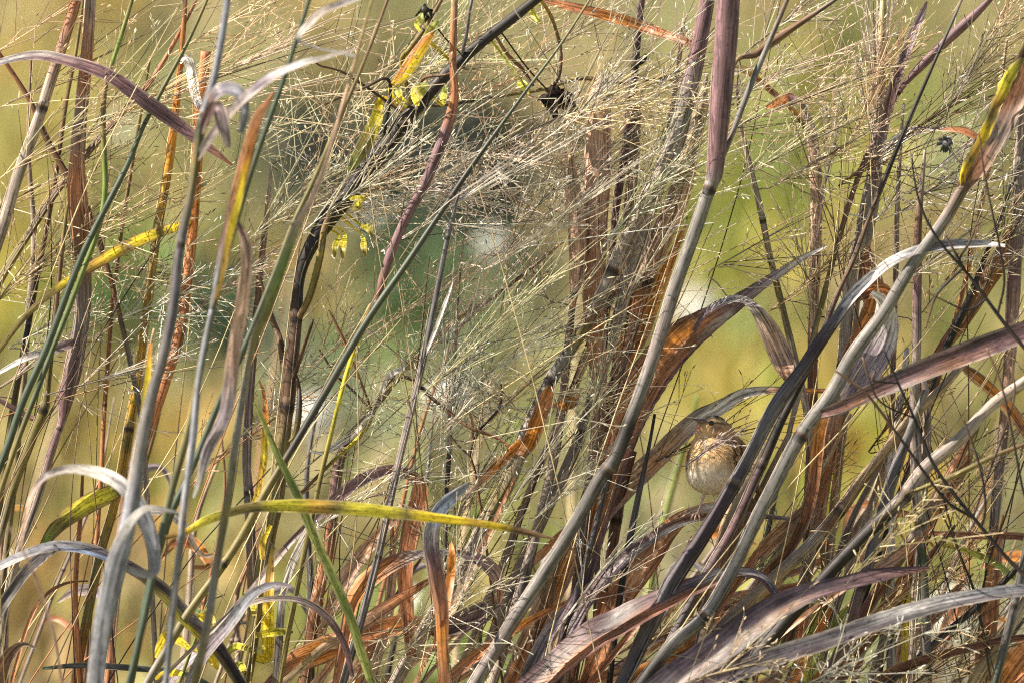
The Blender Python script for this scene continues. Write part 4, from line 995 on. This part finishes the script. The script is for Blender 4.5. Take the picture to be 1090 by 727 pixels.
S('tealbar', 'upright teal-slate stalk with a joint above the yellow leaf', -.03, [(989, 755, 9), (984, 637, 10), (979, 557, 10), (978, 540, 15), (976, 500, 14), (973, 440, 11), (976, 360, 10), (976, 280, 10), (979, 220, 7), (985, 160, 3)], 'DG SL DG@.28 GR@.31 MG GR PU BR GR', [(979, 557)], M_STEM)
S('greybar', 'grey upright stalk close against the teal-slate one', -.01, [(968, 755, 8), (974, 640, 8), (980, 560, 8), (986, 480, 9), (985, 420, 8), (978, 380, 4)], 'GR GR MG GR')
S('blackdiag', 'black stalk leaning right behind the long purple and rust leaf', .04, [(925, 620, 6), (960, 520, 6), (992, 412, 7), (1005, 375, 8), (1022, 340, 8), (1033, 315, 7), (1058, 250, 5), (1080, 190, 4), (1098, 145, 3)], 'DK DK DK DK GY', [(1033, 315)])
S('rustright', 'rust sheathed stalk leaning to the right edge in the upper right', .06, [(900, 620, 8), (950, 480, 9), (995, 385, 12), (1022, 345, 17), (1047, 304, 20), (1069, 271, 22), (1092, 236, 20), (1120, 190, 12)], 'GR GR RU RU RB RU RU', rough=.12)
S('strawbundle', 'tall straw and rust sheathed stalk bursting into upright hairs at right', .05, [(815, 755, 12), (845, 660, 13), (868, 570, 13), (885, 470, 14), (899, 385, 17), (908, 310, 20), (920, 250, 20), (930, 195, 17), (935, 130, 13), (938, 50, 9), (941, -12, 5)], 'GR BR GR RU GR@.5 GR@.65 MG GR TN ST', [(899, 385)], rough=.12, k=12)
L('strawbundle', -.03, [(930, 205, 8), (936, 165, 10), (943, 124, 11), (952, 91, 11), (966, 52, 10), (979, 20, 9), (987, 2, 2)], 'PU VI PU PU VI PU', [15, 0], label='purple-grey leaf blade on the straw stalk')
L('strawbundle', -.02, [(920, 255, 6), (926, 285, 18), (932, 320, 24), (920, 350, 20), (903, 380, 14), (890, 410, 4)], 'RU RU OR RU BR', -10, label='rust sheath leaf')
L('strawbundle', -.03, [(905, 320, 6), (922, 312, 14), (940, 310, 16), (952, 318, 4)], 'BR RU OR', 10)
L('strawbundle', -.03, [(925, 190, 5), (945, 160, 9), (958, 148, 12), (975, 140, 9), (1000, 138, 5), (1018, 137, 3)], 'SV WH WH SV SV', 45, label='white curled leaf')
L('ygreystem', .01, [(1045, 155, 6), (1030, 141, 8), (1015, 138, 6), (1002, 139, 3)], 'RB RU RU', 20)
S('rustpost', 'upright brown stalk with a bent purple leaf at its top, right of centre', .08, [(845, 755, 10), (858, 620, 10), (864, 480, 11), (866, 345, 10), (868, 262, 12), (869, 200, 13), (865, 150, 13), (857, 120, 9), (850, 106, 5)], 'BR RU BR RB RB@.6 PK PK GR', [(867, 300)], rough=.12)
L('rustpost', -.02, [(853, 108, 7), (840, 104, 10), (828, 110, 9), (815, 116, 4)], 'VI PU OR RU', 20)
L('rustpost', -.04, [(862, 148, 4), (850, 125, 6), (838, 112, 5), (822, 98, 7), (808, 86, 6), (795, 76, 9), (783, 75, 8), (774, 84, 2)], 'BR OL OR BR OR GO WH', 10, label='thin curled rust and orange leaf')
S('olivethin', 'slim olive-grey stalk between the two upright stalks right of centre', .05, [(880, 755, 7), (878, 620, 7), (868, 500, 7), (857, 430, 8), (844, 373, 8), (830, 317, 7.5), (819, 271, 7), (811, 230, 7), (802, 192, 6), (790, 140, 5), (784, 90, 3)], 'GR OL GR GR OL GR BR', [(812, 232)])
S('palestub', 'short pale grey stalk behind the rust curved leaf right of the bird', .06, [(866, 755, 9), (880, 620, 9), (888, 540, 10), (895, 470, 10), (902, 420, 8), (908, 390, 4)], 'GR GR TN GR')
B('rust ribbon leaf curving down right of the sparrow', .0, [(808, 755, 6), (800, 690, 6), (803, 640, 7), (814, 612, 9), (834, 592, 11), (853, 562, 12), (864, 525, 13), (869, 485, 14), (873, 455, 14), (882, 428, 12), (888, 410, 3)], 'BR RB RU RB RB RU OR RU', [0, 10, 0], key='ribbon')
S('slatebar', 'slate stalk leaning up behind the black-jointed stalk', -.06, [(862, 760, 13), (895, 690, 13), (918, 620, 13), (935, 560, 12), (952, 505, 12), (970, 455, 9), (985, 415, 5)], 'SL PU SL SL GY', [(918, 620)])
S('mauvefar', 'mauve rust stalk leaning across the lower right', .02, [(880, 755, 12), (917, 660, 13), (950, 605, 13), (975, 568, 13), (1000, 525, 12), (1030, 470, 8), (1055, 430, 5)], 'BR PU RB GR RU GR', [(976, 566)])
S('straight', 'tan thin stalk leaning parallel below the bird', .03, [(750, 755, 8), (780, 670, 9), (815, 610, 8), (845, 560, 7), (880, 490, 6), (905, 440, 4)], 'TN GR TN TN')
S('tanB', 'straw stalk crossing behind the thick stalks under the bird', .04, [(700, 760, 10), (745, 660, 11), (778, 590, 10), (800, 545, 9), (820, 500, 6), (840, 460, 4)], 'TN RU TN BR TN', [(760, 628)])
S('tawnycasing', 'brown sheath between the thick slate and the thin dark stalk', -.03, [(745, 700, 14), (764, 610, 18), (778, 560, 22), (793, 520, 18), (806, 488, 10), (815, 470, 3)], 'GY BR BR TN TN', rough=.1)
B('broad grey and rust leaf sweeping right across the bottom middle', -.1, [(520, 770, 22), (576, 722, 27), (622, 684, 30), (664, 660, 28), (705, 639, 23), (740, 624, 18), (765, 613, 16), (790, 609, 11), (812, 615, 10), (828, 638, 8), (836, 665, 3)], 'RB RU RU RU RB RU RB MG PU MG', [15, 20, 25, 45, 40], cols2='PU PU MG PU SL PU SL SV BL PU', edge='PU', key='sweep')
B('large dark purple leaf sweeping right from the bottom edge', -.17, [(640, 785, 34), (715, 728, 36), (761, 694, 34), (803, 662, 31), (838, 641, 25), (870, 628, 18), (900, 620, 15), (930, 613, 15), (960, 608, 10), (990, 604, 4)], 'PD RB PU PD RB PU PU RB', [15, 20, 30, 30], cols2='PD SL PD PD PD PD PU PU', edge='PD', key='darkleaf')
B('silver-striped dark leaf arching to the right edge', -.2, [(640, 790, 16), (730, 738, 18), (803, 707, 21), (844, 692, 20), (878, 682, 19), (923, 666, 18), (967, 652, 18), (1011, 640, 16), (1055, 632, 14), (1092, 628, 13), (1130, 632, 10)], 'PD PD PD PD PD SL SL SL', [10, 15, 25, 35], cols2='PD PU PD SL SL SV BL SL', key='silver')  # silver stripe paints the light caught by the leaf's top
B('dark purple short leaf nested behind the black-jointed stalk', -.11, [(765, 755, 22), (800, 690, 30), (826, 660, 30), (850, 640, 22), (872, 622, 10), (884, 610, 3)], 'SL PU SL SL PU', 30)
B('bright light green blade by the bottom edge at right', .0, [(860, 760, 10), (864, 720, 12), (872, 695, 13), (882, 674, 12), (893, 657, 9), (903, 645, 3)], 'LG LG LG GN LG', 15, True)
B('second light green blade beside the bright one at lower right', .02, [(854, 760, 8), (862, 690, 9), (868, 660, 10), (872, 640, 8), (876, 630, 3)], 'LG YG LG YG', 10, True)
B('bright yellow upright leaf behind the silver-striped leaf', .04, [(962, 745, 6), (966, 712, 12), (967, 685, 15), (966, 655, 13), (967, 625, 10), (969, 605, 5)], 'OL GO YL YL YL YL', -15, True)
B('orange torn leaf tucked behind the stalks below the bird', .03, [(740, 720, 12), (775, 660, 16), (800, 640, 15), (822, 626, 10), (838, 612, 3)], 'RU OR PK OR TN', -20)
B('rust leaf leaning up beside the teal-slate stalk', .05, [(955, 640, 10), (985, 560, 14), (1000, 535, 16), (1014, 512, 16), (1027, 494, 13), (1034, 482, 4)], 'GR RU RU OR RU RU', 0)
B('rust-brown leaf with a white edge under the long purple leaf', .03, [(1140, 560, 10), (1110, 490, 13), (1083, 446, 14), (1058, 417, 14), (1035, 398, 12), (1022, 388, 4)], 'RB RU RU OR RB', -10, edge='ST')
B('thin rust leaf lying level at the right edge', .0, [(1140, 590, 6), (1092, 572, 8), (1044, 570, 8), (1005, 568, 6), (975, 566, 2)], 'RB RB RU RB', 25)
B('thin yellow-green leaf drooping in the lower right', .0, [(1120, 690, 5), (1090, 625, 6), (1074, 610, 7), (1055, 597, 7), (1027, 585, 6), (1000, 579, 3)], 'YG LG LG YG', -20, True)
S('cornerstem', 'dark green-grey stalk rising at the right edge', -.15, [(1052, 755, 9), (1062, 715, 9), (1080, 645, 9), (1091, 590, 8), (1100, 520, 6), (1112, 440, 4)], 'DG SL DG SL', [(1080, 645)])
S('darkcorner', 'dark stalk slanting up under the silver-striped leaf', .0, [(915, 760, 7), (959, 717, 7), (1011, 670, 7), (1044, 642, 7), (1083, 604, 6), (1120, 560, 4)], 'DK SL DK DK', [(1013, 668)])
B('slim rust leaf arching low at the bottom right', -.05, [(900, 770, 8), (935, 725, 10), (972, 706, 10), (1022, 692, 9), (1060, 683, 8), (1095, 678, 7), (1130, 680, 4)], 'BR RB RB RB RU', 30)
B('wide orange-rust leaf in the bottom right corner', -.02, [(1035, 780, 20), (1062, 735, 30), (1082, 705, 32), (1105, 680, 24), (1125, 660, 8)], 'RU OR RU RU', -10)
S('cornertan', 'tan stalk in the bottom right corner', -.04, [(1022, 760, 14), (1040, 722, 15), (1062, 688, 14), (1085, 650, 10), (1105, 610, 6)], 'TN TN GR TN')
S('pinkpost', 'pinkish-brown upright sheath behind the silver-striped leaf', .05, [(1046, 755, 16), (1049, 700, 17), (1055, 650, 17), (1060, 610, 13), (1066, 570, 6)], 'PK RB RU PK', rough=.1)
B('rust blade hidden low among the stalks at lower right', .05, [(880, 755, 14), (905, 700, 18), (935, 660, 18), (960, 620, 14), (975, 590, 4)], 'RU RB RU OR', 0)
B('rust-orange blade at the foot of the large dark leaf', .02, [(820, 770, 14), (845, 720, 16), (862, 690, 13), (878, 660, 8), (888, 640, 3)], 'OR RU OR RU', 0)
B('curled orange leaf base under the broad grey and rust leaf', -.03, [(640, 760, 14), (670, 725, 16), (700, 705, 14), (730, 690, 8), (745, 680, 3)], 'OR RU OR BR', -15)
B('brown upright blade at the bottom middle by the big grey stalk', .06, [(562, 760, 12), (570, 700, 14), (580, 650, 14), (590, 605, 10), (598, 570, 4)], 'RB BR TN BR', 0)
B('purple-grey blade leaning low at the bottom middle', -.04, [(545, 775, 14), (562, 720, 16), (580, 680, 15), (600, 650, 9), (612, 630, 3)], 'PU SL VI PU', 20)
L('biggrey', .05, [(742, 50, 5), (728, 44, 8), (710, 38, 10), (690, 31, 12), (660, 21, 12), (630, 13, 11), (600, 6, 9), (575, 0, 4)], 'BR RU RU OR RU RU', 10)
S('knotted', 'dark purple knotted stalk hanging among the hairs at the top', .07, [(640, 480, 6), (646, 330, 7), (655, 230, 8), (665, 165, 9), (672, 110, 10), (676, 70, 9), (679, 40, 8), (684, -12, 7)], 'GR GR MG PU PU DK PU', [(677, 66), (670, 98)], rough=.2)
branch('knotted', [(676, 70, 9), (684, 64, 8), (688, 58, 4)], 'DK DK')
branch('weed', [(443, 115, 3), (475, 112, 3.5), (520, 105, 4), (550, 100, 4), (580, 95, 4.5), (617, 84, 5), (662, 88, 4.5), (716, 81, 3.5)], 'BR DK OL OL BR OL', .05)
branch('weed', [(575, -4, 4), (585, 15, 4), (592, 33, 4), (597, 55, 4), (596, 78, 3.5), (590, 92, 3)], 'GO OL BR DK', .05)
branch('weed', [(524, 36, 3), (540, 58, 4), (556, 74, 4), (568, 92, 3)], 'BR RB BR', .05)
for q in [[(568, 10, 4), (570, 4, 9), (573, -4, 4)], [(562, 96, 3), (555, 90, 11), (550, 92, 3)], [(575, 25, 3), (568, 16, 7), (563, 8, 3)]]:
    L('weed', .02, q, 'YG LG YG', -30, True, fold=.15)

S('straightdiag', 'dark purple stalk with hairs leaning across the top right corner', .04, [(850, 420, 6), (900, 230, 6), (930, 150, 6), (956, 99, 6), (985, 66, 10), (1011, 41, 11), (1038, 16, 9), (1064, -12, 6)], 'GR OL BR PU PU PU', [(956, 99)], rough=.15)
S('edgepost', 'rough grey-brown upright stalk at the right edge', .05, [(1040, 755, 11), (1058, 560, 11), (1072, 420, 12), (1080, 300, 15), (1085, 220, 17), (1087, 150, 15), (1092, 60, 8)], 'GR BR MG PK PU GR BR', [(1076, 360)], rough=.15)
S('thinrightA', 'thin grey-brown stalk upright between the straw stalk and the teal-slate one', .08, [(935, 755, 6), (945, 560, 6), (950, 420, 6), (953, 300, 6), (956, 200, 5), (962, 110, 3)], 'BR RU MG GR', [(952, 330)])
S('thinrightB', 'thin rust stalk leaning right through the upper right hairs', .09, [(905, 755, 6), (950, 560, 6), (1000, 400, 6), (1032, 280, 5), (1058, 150, 4), (1072, 40, 3)], 'RU BR RU TN', [(1015, 340)])
S('thinmid', 'slim pale tan stalk leaning parallel to the big grey stalk', .08, [(470, 755, 8), (520, 640, 8), (565, 520, 8), (612, 410, 8), (650, 320, 8), (690, 220, 8), (715, 120, 6), (728, 20, 4)], 'TN GR PK TN GR TN', [(612, 410)])
S('thinmidB', 'slim rust-pink stalk between the pinkish sheath and the rust sheath', .075, [(580, 755, 8), (615, 620, 9), (640, 500, 9), (655, 400, 10), (664, 300, 12), (672, 200, 13), (680, 110, 8)], 'BR RU PK SA PK TN', [(655, 400)], rough=.13)
# --- wiry black weeds at the right
def wire(key, label, z, pts, extra):
    S(key, label, z, pts, 'BR DK DK DK', name='wiry_weed', cat='weed', group='wiry black weeds', rough=.2, k=6)
    rnd = random.Random(key)
    for b in extra:
        branch(key, b, 'DK DK BR', -.01)
    for b in [pts] + extra:                                  # little nubs along the twigs
        c = spline(np.array([list(P(x, y, z)) for x, y, w_ in b]), len(b) * 7)
        VV, FF, n = [], [], 0
        for q in c[3:-1]:
            if rnd.random() < .55:
                o3 = q + np.array([rnd.uniform(-1, 1), -.3, rnd.uniform(-.3, 1)]) * .0016
                v, f, _ = tube_arrays(np.array([q, (q + o3) / 2, o3]), np.array([.0006, .0009, .0004]), 5)
                VV.append(v); FF.append(f + n); n += len(v)
        if VV:
            V = np.concatenate(VV)
            mesh_obj('buds', V, FF, M_WEED, STALKS[key]['root'], np.repeat(np.array([[.03, .022, .02]]), len(V), 0))
wire('wireA', 'wiry black weed stem curving from the right edge up to a yellow-edged leaf', -.2, [(1135, 440, 5), (1112, 395, 5), (1090, 370, 5), (1066, 340, 4.5), (1033, 295, 4), (1000, 257, 3.4), (981, 222, 3), (973, 190, 2.4), (970, 165, 1.6)],
     [[(1030, 292, 3), (1020, 275, 3), (1006, 250, 2)], [(1064, 337, 3), (1069, 300, 2.6), (1064, 262, 2.6), (1056, 225, 2.4), (1047, 180, 2.2), (1042, 140, 1.6)], [(1048, 316, 2.4), (1030, 330, 2.2), (1000, 318, 2), (985, 310, 1.6)], [(1024, 285, 3), (1010, 300, 3), (996, 316, 3), (985, 350, 2)], [(1012, 298, 2.4), (1022, 275, 2.8), (1032, 258, 2.4), (1038, 242, 1.6)]])
wire('wireB', 'wiry black weed with long stems crossing the lower right stalks', -.22, [(1150, 700, 6), (1118, 648, 6), (1090, 612, 5.5), (1069, 590, 5), (1044, 560, 5), (1017, 527, 4.5), (992, 490, 4), (972, 442, 3.4), (955, 405, 3), (940, 370, 2)],
     [[(1036, 550, 4), (1005, 530, 3.4), (961, 470, 3.2), (926, 423, 3), (905, 405, 2.6), (888, 394, 2)], [(1044, 560, 3), (1049, 540, 2.6), (1045, 505, 2.6), (1036, 475, 2.6), (1025, 445, 2)], [(1085, 606, 3), (1098, 560, 2.6), (1088, 517, 2.6), (1078, 465, 2.6), (1066, 410, 2.4), (1050, 370, 2)], [(926, 423, 2.2), (930, 405, 2.2), (931, 395, 1.6)], [(950, 452, 2.4), (935, 425, 2), (918, 380, 2)], [(1090, 500, 2.4), (1078, 430, 2.2), (1076, 390, 2)]])
wire('wireC', 'wiry dark weed with straight thin stems beside the tall teal stalk', -.05, [(1060, 755, 3), (1040, 640, 3), (1022, 590, 2.6), (1008, 545, 2.4), (998, 500, 2), (990, 470, 1.6)],
     [[(1034, 625, 2.4), (1018, 580, 2), (1000, 540, 2)], [(1042, 650, 2.4), (1052, 600, 2.2), (1070, 550, 2), (1090, 490, 1.8)]])

# --- small dark things caught in the hairs
def withered(key, px, py, z, r, label, name, cat, cols, seed, n=26):
    """shrivelled clump: crumpled petals and bits around a core, hung on its own short stem"""
    rng = np.random.default_rng(seed)
    c = np.array(P(px, py, z))
    st = STALKS[key]; j = np.linalg.norm(st['C'] - c, axis=1).argmin()
    root = empty(name, c); tag(root, label, cat)
    stem = spline(np.array([st['C'][j], (st['C'][j] + c) / 2 + np.array([0, 0, -.004]), c]), 14)
    V, F, _ = tube_arrays(stem, np.full(14, .0009), 6)
    mesh_obj('stem', V, [F], M_WEED, root, np.repeat(np.array([[.05, .035, .03]]), len(V), 0))
    bm = bmesh.new(); bmesh.ops.create_icosphere(bm, subdivisions=3, radius=r * .55)
    for v in bm.verts: v.co *= 1 + .35 * mnoise.noise(v.co * 1.6 / r + Vector((seed, 0, 0)))
    V = np.array([v.co for v in bm.verts]) + c; F = np.array([[v.index for v in f.verts] for f in bm.faces]); bm.free()
    mesh_obj('core', V, [F], M_WEED, root, np.repeat(np.array([cols[0]]), len(V), 0))
    VV, FF, CC, b = [], [], [], 0
    for q in range(n):
        d = unit(rng.normal(size=3)); L_ = r * rng.uniform(.6, 1.25)
        A = c + d * r * .3; tip = c + d * L_ + np.array([0, 0, -r * .35 * rng.random()])
        v, f, uv, t, u, _, _ = ribbon(np.array([A, (A + tip) / 2 + rng.normal(0, r * .12, 3), tip]), np.array([r * .25, r * .4, r * .06]), rng.uniform(-50, 50), rng.random() * 50, .5, .25, nseg=9)
        VV.append(v); FF.append(f + b); b += len(v); CC.append(np.repeat(np.array([cols[q % len(cols)]]) * rng.uniform(.6, 1.4), len(v), 0))
    mesh_obj('petals', np.concatenate(VV), FF, M_WEED, root, np.concatenate(CC))
withered('weed', 592, 106, .02, .016, 'dark shrivelled flower clump hanging under the level twig at top', 'withered_flower', 'withered flower', [(.04, .025, .025), (.06, .035, .03), (.10, .06, .045)], 4, 40)
withered('weed', 453, 12, -.03, .009, 'small dark withered flower head at the top of the woody weed', 'withered_flower', 'withered flower', [(.035, .03, .02), (.05, .05, .02)], 6, 22)
withered('ygreystem', 1008, 153, -.06, .009, 'small blue-black dried seed pod beside the yellow-edged leaf', 'seed_pod', 'seed pod', [(.09, .095, .11), (.12, .12, .14), (.42, .41, .42)], 8, 16)

# --- slim stalks standing a little further back, and hair-thin straws between them
rf = random.Random(77)
for i in range(46):
    right = i % 3 != 0
    x0 = rf.uniform(430, 1130) if right else rf.uniform(-60, 430)
    top = rf.uniform(420, 640) if right else rf.uniform(300, 640)
    slope = rf.uniform(.25, .75) if right else rf.uniform(-.05, .4)
    w0 = rf.uniform(4, 9)
    h_ = 755 - top
    bend = rf.uniform(-25, 25)
    stalk('back%d' % i, 'slim dry stalk standing behind the thicker traced stalks', rf.uniform(.12, .34), [(x0 - slope * 40, 790, w0), (x0, 755, w0), (x0 + slope * h_ * .35 + bend * .4, 755 - h_ * .35, w0), (x0 + slope * h_ * .7 + bend, 755 - h_ * .7, w0 * .8), (x0 + slope * h_ + bend * .5, top, w0 * .35)],
          rf.choice(['GR MG GR', 'BR RU BR', 'TN GR TN', 'DK SL GY', 'RU RB TN', 'OL BR OL', 'PU GR RU', 'SL PU GR']), [.35 + .3 * rf.random()], group='slim stalks behind', k=6)
    if rf.random() < .6:
        y_ = 755 - h_ * .55; xx = x0 + slope * h_ * .55
        sg = rf.choice([-1, 1, 1]); ln = rf.uniform(35, 90); wd = rf.uniform(5, 14)
        leaf('back%d' % i, rf.uniform(-.05, .05), [(xx, y_, wd * .5), (xx + sg * ln * .3, y_ - ln * .45, wd), (xx + sg * ln * .7, y_ - ln * .5, wd * .8), (xx + sg * ln, y_ - ln * rf.uniform(-.2, .4), 2)],
             rf.choice(['RU OR RU', 'PU VI GR', 'RB RU OR', 'GR SV PU', 'TN ST GR', 'OL GO RU']), rf.uniform(-30, 40))
for i in range(95):
    x0 = rf.uniform(-60, 1100); y0 = rf.uniform(420, 760); ln = rf.uniform(260, 620)
    an = math.radians(rf.gauss(58, 17) if rf.random() < .75 else rf.uniform(75, 125))
    if x0 < 420: an = math.radians(rf.gauss(68, 20))
    x1, y1 = x0 + math.cos(an) * ln, y0 - math.sin(an) * ln
    bx = rf.uniform(-18, 18)
    tb = np.linspace(0, 1, 40)
    if np.min(np.hypot(x0 + (x1 - x0) * tb - 758, y0 + (y1 - y0) * tb - 485)) < 62: continue
    stalk('straw%d' % i, 'hair-thin dry straw crossing between the thicker stalks', rf.uniform(-.12, .14), [(x0, y0, 1.5), ((x0 + x1) / 2 + bx, (y0 + y1) / 2 + bx * .4, 1.3), (x1, y1, .8)],
          rf.choice(['TN ST ST', 'ST TN BR', 'BR DK BR', 'OL TN ST', 'RU TN ST', 'DK BR TN']), group='hair-thin straws', k=5, name='straw', cat='straw')
for i in range(16):
    x0 = rf.uniform(-80, 1150); x0 = x0 - 110 if 600 < x0 < 790 else x0; zz = rf.uniform(.7, 3.2); w0 = rf.uniform(5, 11); top = rf.uniform(250, 560); sl = rf.uniform(-.15, .45)
    stalk('backsoft%d' % i, 'soft out-of-focus stalk standing well behind the sharp ones', zz, [(x0, 770, w0), (x0 + sl * (770 - top) * .45 + rf.uniform(-12, 12), 770 - (770 - top) * .5, w0), (x0 + sl * (770 - top), top, w0 * .4)],
          rf.choice(['OL GN OL', 'TN OL TN', 'BR RU TN', 'GN LG GN', 'TN ST TN']), group='soft stalks behind', k=6)
for kk in [q for q in STALKS if q.startswith(('back', 'straw'))]:
    if kk != 'behindbird': del STALKS[kk]

# --- torn narrow rust and tan leaves low among the stalks
rl = random.Random(9)
tints = ['RU SA PK RU', 'SA PK SA RU', 'PK RU OR RU', 'TN PK RU BR', 'OR RU RB PU', 'PU RU OR', 'GR PK RU', 'RB RU PK TN']
for i in range(34):
    x0 = rl.uniform(300, 1120); y0 = rl.uniform(600, 770); ln = rl.uniform(90, 230); an = math.radians(rl.gauss(46, 18))
    wd = rl.uniform(7, 17); cv = rl.uniform(-.35, .35)
    pts = []
    for q in range(6):
        s_ = q / 5
        a_ = an + cv * (s_ - .3)
        pts.append((x0 + math.cos(a_) * ln * s_, y0 - math.sin(a_) * ln * s_, [wd * .6, wd, wd * 1.05, wd * .9, wd * .6, 2][q]))
    if any(abs(x - 758) < 48 and abs(y - 488) < 62 for x, y, w_ in pts): continue
    o_ = blade('narrow rust or tan withered leaf low among the stalks', rl.uniform(-.05, .16), pts, rl.choice(tints), rl.uniform(-35, 35), ragged=.16)
    o_['group'] = 'withered low leaves'
# --- airy seed heads: origin, far end, spread, branches, depth
HEADS = [
 (-10, 120, 190, 20, 16, 16, .03), (-15, 230, 180, 120, 20, 24, .05), (0, 190, 160, 70, 22, 22, -.05), (20, 300, 190, 170, 25, 26, .04), (60, 170, 230, 40, 18, 24, .06), (-10, 60, 110, -15, 18, 16, .05),
 (100, 140, 300, 20, 16, 26, .02), (165, 110, 400, 5, 14, 28, .04), (200, 125, 420, 60, 12, 20, -.02), (190, 215, 340, 110, 22, 24, .05), (125, 340, 280, 280, 40, 32, .05), (130, 285, 235, 300, 48, 30, .08), (200, 335, 310, 250, 42, 32, .06),
 (50, 420, 205, 375, 12, 20, -.02), (10, 310, 120, 200, 30, 22, .08), (10, 370, 130, 300, 28, 20, .08), (180, 60, 330, -30, 22, 22, .08),
 (270, 250, 430, 120, 20, 34, -.02), (325, 245, 520, 95, 15, 40, -.04), (300, 235, 460, 170, 22, 30, .05), (380, 245, 570, 125, 18, 28, .04), (350, 200, 470, 200, 50, 30, .06), (410, 265, 630, 125, 14, 26, -.04), (440, 430, 645, 235, 10, 24, -.05), (430, 405, 600, 240, 18, 26, .05),
 (400, 355, 530, 260, 38, 30, .05), (478, 482, 486, 325, 22, 46, .03), (385, 440, 480, 345, 38, 34, .05), (450, 430, 550, 440, 42, 28, .05), (310, 400, 420, 330, 32, 26, .05), (480, 560, 560, 420, 24, 24, .06),
 (520, 285, 720, 150, 14, 28, -.03), (540, 245, 700, 115, 18, 28, .03), (560, 215, 650, 120, 45, 40, .08), (600, 235, 612, 120, 28, 34, .06), (640, 265, 765, 115, 16, 40, -.02), (660, 330, 745, 195, 16, 28, -.02), (660, 140, 770, 20, 25, 26, .03), (520, 160, 740, 60, 16, 24, .02),
 (380, 115, 560, 15, 22, 26, .05), (430, 80, 600, -15, 20, 24, .05), (560, 70, 690, -20, 24, 24, .06), (600, 125, 745, 85, 20, 22, -.04), (340, 150, 470, 40, 32, 26, .07), (470, 160, 640, 180, 38, 30, .06), (480, 110, 620, 60, 32, 26, .07), (420, 190, 560, 230, 34, 32, .07),
 (748, 150, 965, 60, 16, 28, -.03), (765, 115, 935, 20, 16, 24, .03), (768, 205, 905, 115, 22, 24, -.02), (755, 290, 880, 215, 18, 14, .02), (895, 195, 1095, 50, 18, 32, .0), (930, 235, 1095, 100, 18, 26, .03), (934, 185, 936, 0, 9, 60, .04), (900, 170, 965, -10, 16, 26, .05),
 (960, 225, 1085, 135, 22, 24, .03), (1000, 130, 1090, -10, 20, 26, .03), (1045, 310, 1105, 150, 22, 22, .05), (975, 340, 1065, 225, 26, 20, .04), (870, 380, 838, 150, 18, 14, .06), (900, 340, 870, 90, 18, 14, .07), (700, 490, 840, 420, 14, 10, .05), (925, 480, 1005, 380, 22, 16, .03),
 (1000, 550, 1095, 450, 22, 22, .03), (955, 650, 1075, 540, 24, 26, .05), (1010, 735, 1065, 580, 22, 24, .03), (830, 565, 905, 480, 22, 16, .05), (975, 440, 1060, 520, 30, 14, .03), (870, 250, 900, 60, 12, 12, .05),
 (375, 725, 505, 600, 36, 28, -.05), (430, 695, 560, 570, 26, 26, -.06), (465, 625, 565, 500, 24, 22, .03), (555, 565, 650, 480, 28, 18, -.03), (575, 745, 605, 640, 20, 18, .0), (640, 705, 765, 640, 20, 18, .03), (300, 730, 425, 560, 22, 20, .05),
 (760, 645, 865, 560, 24, 20, .03), (850, 730, 965, 690, 45, 34, -.2), (960, 735, 1095, 650, 30, 28, -.06), (560, 425, 705, 395, 36, 26, .0), (620, 475, 655, 350, 18, 22, -.02), (700, 735, 850, 690, 22, 20, -.21), (210, 500, 330, 420, 30, 16, .1), (870, 700, 1000, 600, 30, 22, -.06),
 (728, 496, 796, 450, 6, 8, -.05), (560, 440, 480, 400, 30, 20, .05), (585, 320, 545, 250, 30, 22, .05), (790, 60, 900, -30, 24, 20, .05), (1040, 60, 1110, -40, 24, 18, .05), (-10, 330, 60, 240, 28, 18, .08), (680, 220, 742, 110, 14, 30, .03),
 (300, 520, 440, 400, 26, 22, .04), (340, 560, 470, 470, 30, 22, -.04), (250, 470, 380, 350, 24, 20, .05), (420, 520, 540, 380, 20, 22, -.05), (500, 470, 640, 330, 18, 24, .06), (520, 400, 660, 300, 20, 24, -.04), (400, 600, 520, 480, 28, 22, .06), (540, 540, 640, 400, 18, 20, -.05),
 (590, 150, 700, 40, 22, 24, .0), (820, 200, 960, 120, 20, 20, .05), (960, 300, 1095, 200, 22, 24, -.04), (-10, 420, 130, 330, 20, 18, .06), (820, 330, 940, 240, 20, 16, .05), (900, 620, 1010, 500, 22, 18, -.16), (600, 660, 690, 540, 18, 14, -.06),
]
for i, h in enumerate(HEADS):
    tone = 4 if i in (60, 61, 62, 71, 51) else 3 if h[0] == 728 else (3, 1)[i % 2] if 240 < h[0] < 570 and h[1] > 300 else None
    if h[0] < 250 and h[1] < 250: h = h[:5] + (int(h[5] * .75),) + h[6:]
    panicle(i, h[:2], h[2:4], h[4], h[5], h[6], tone, sub=2 if h[4] < 20 else 3, thick=.82 if 240 < h[0] < 570 and h[1] > 300 else 1.0)
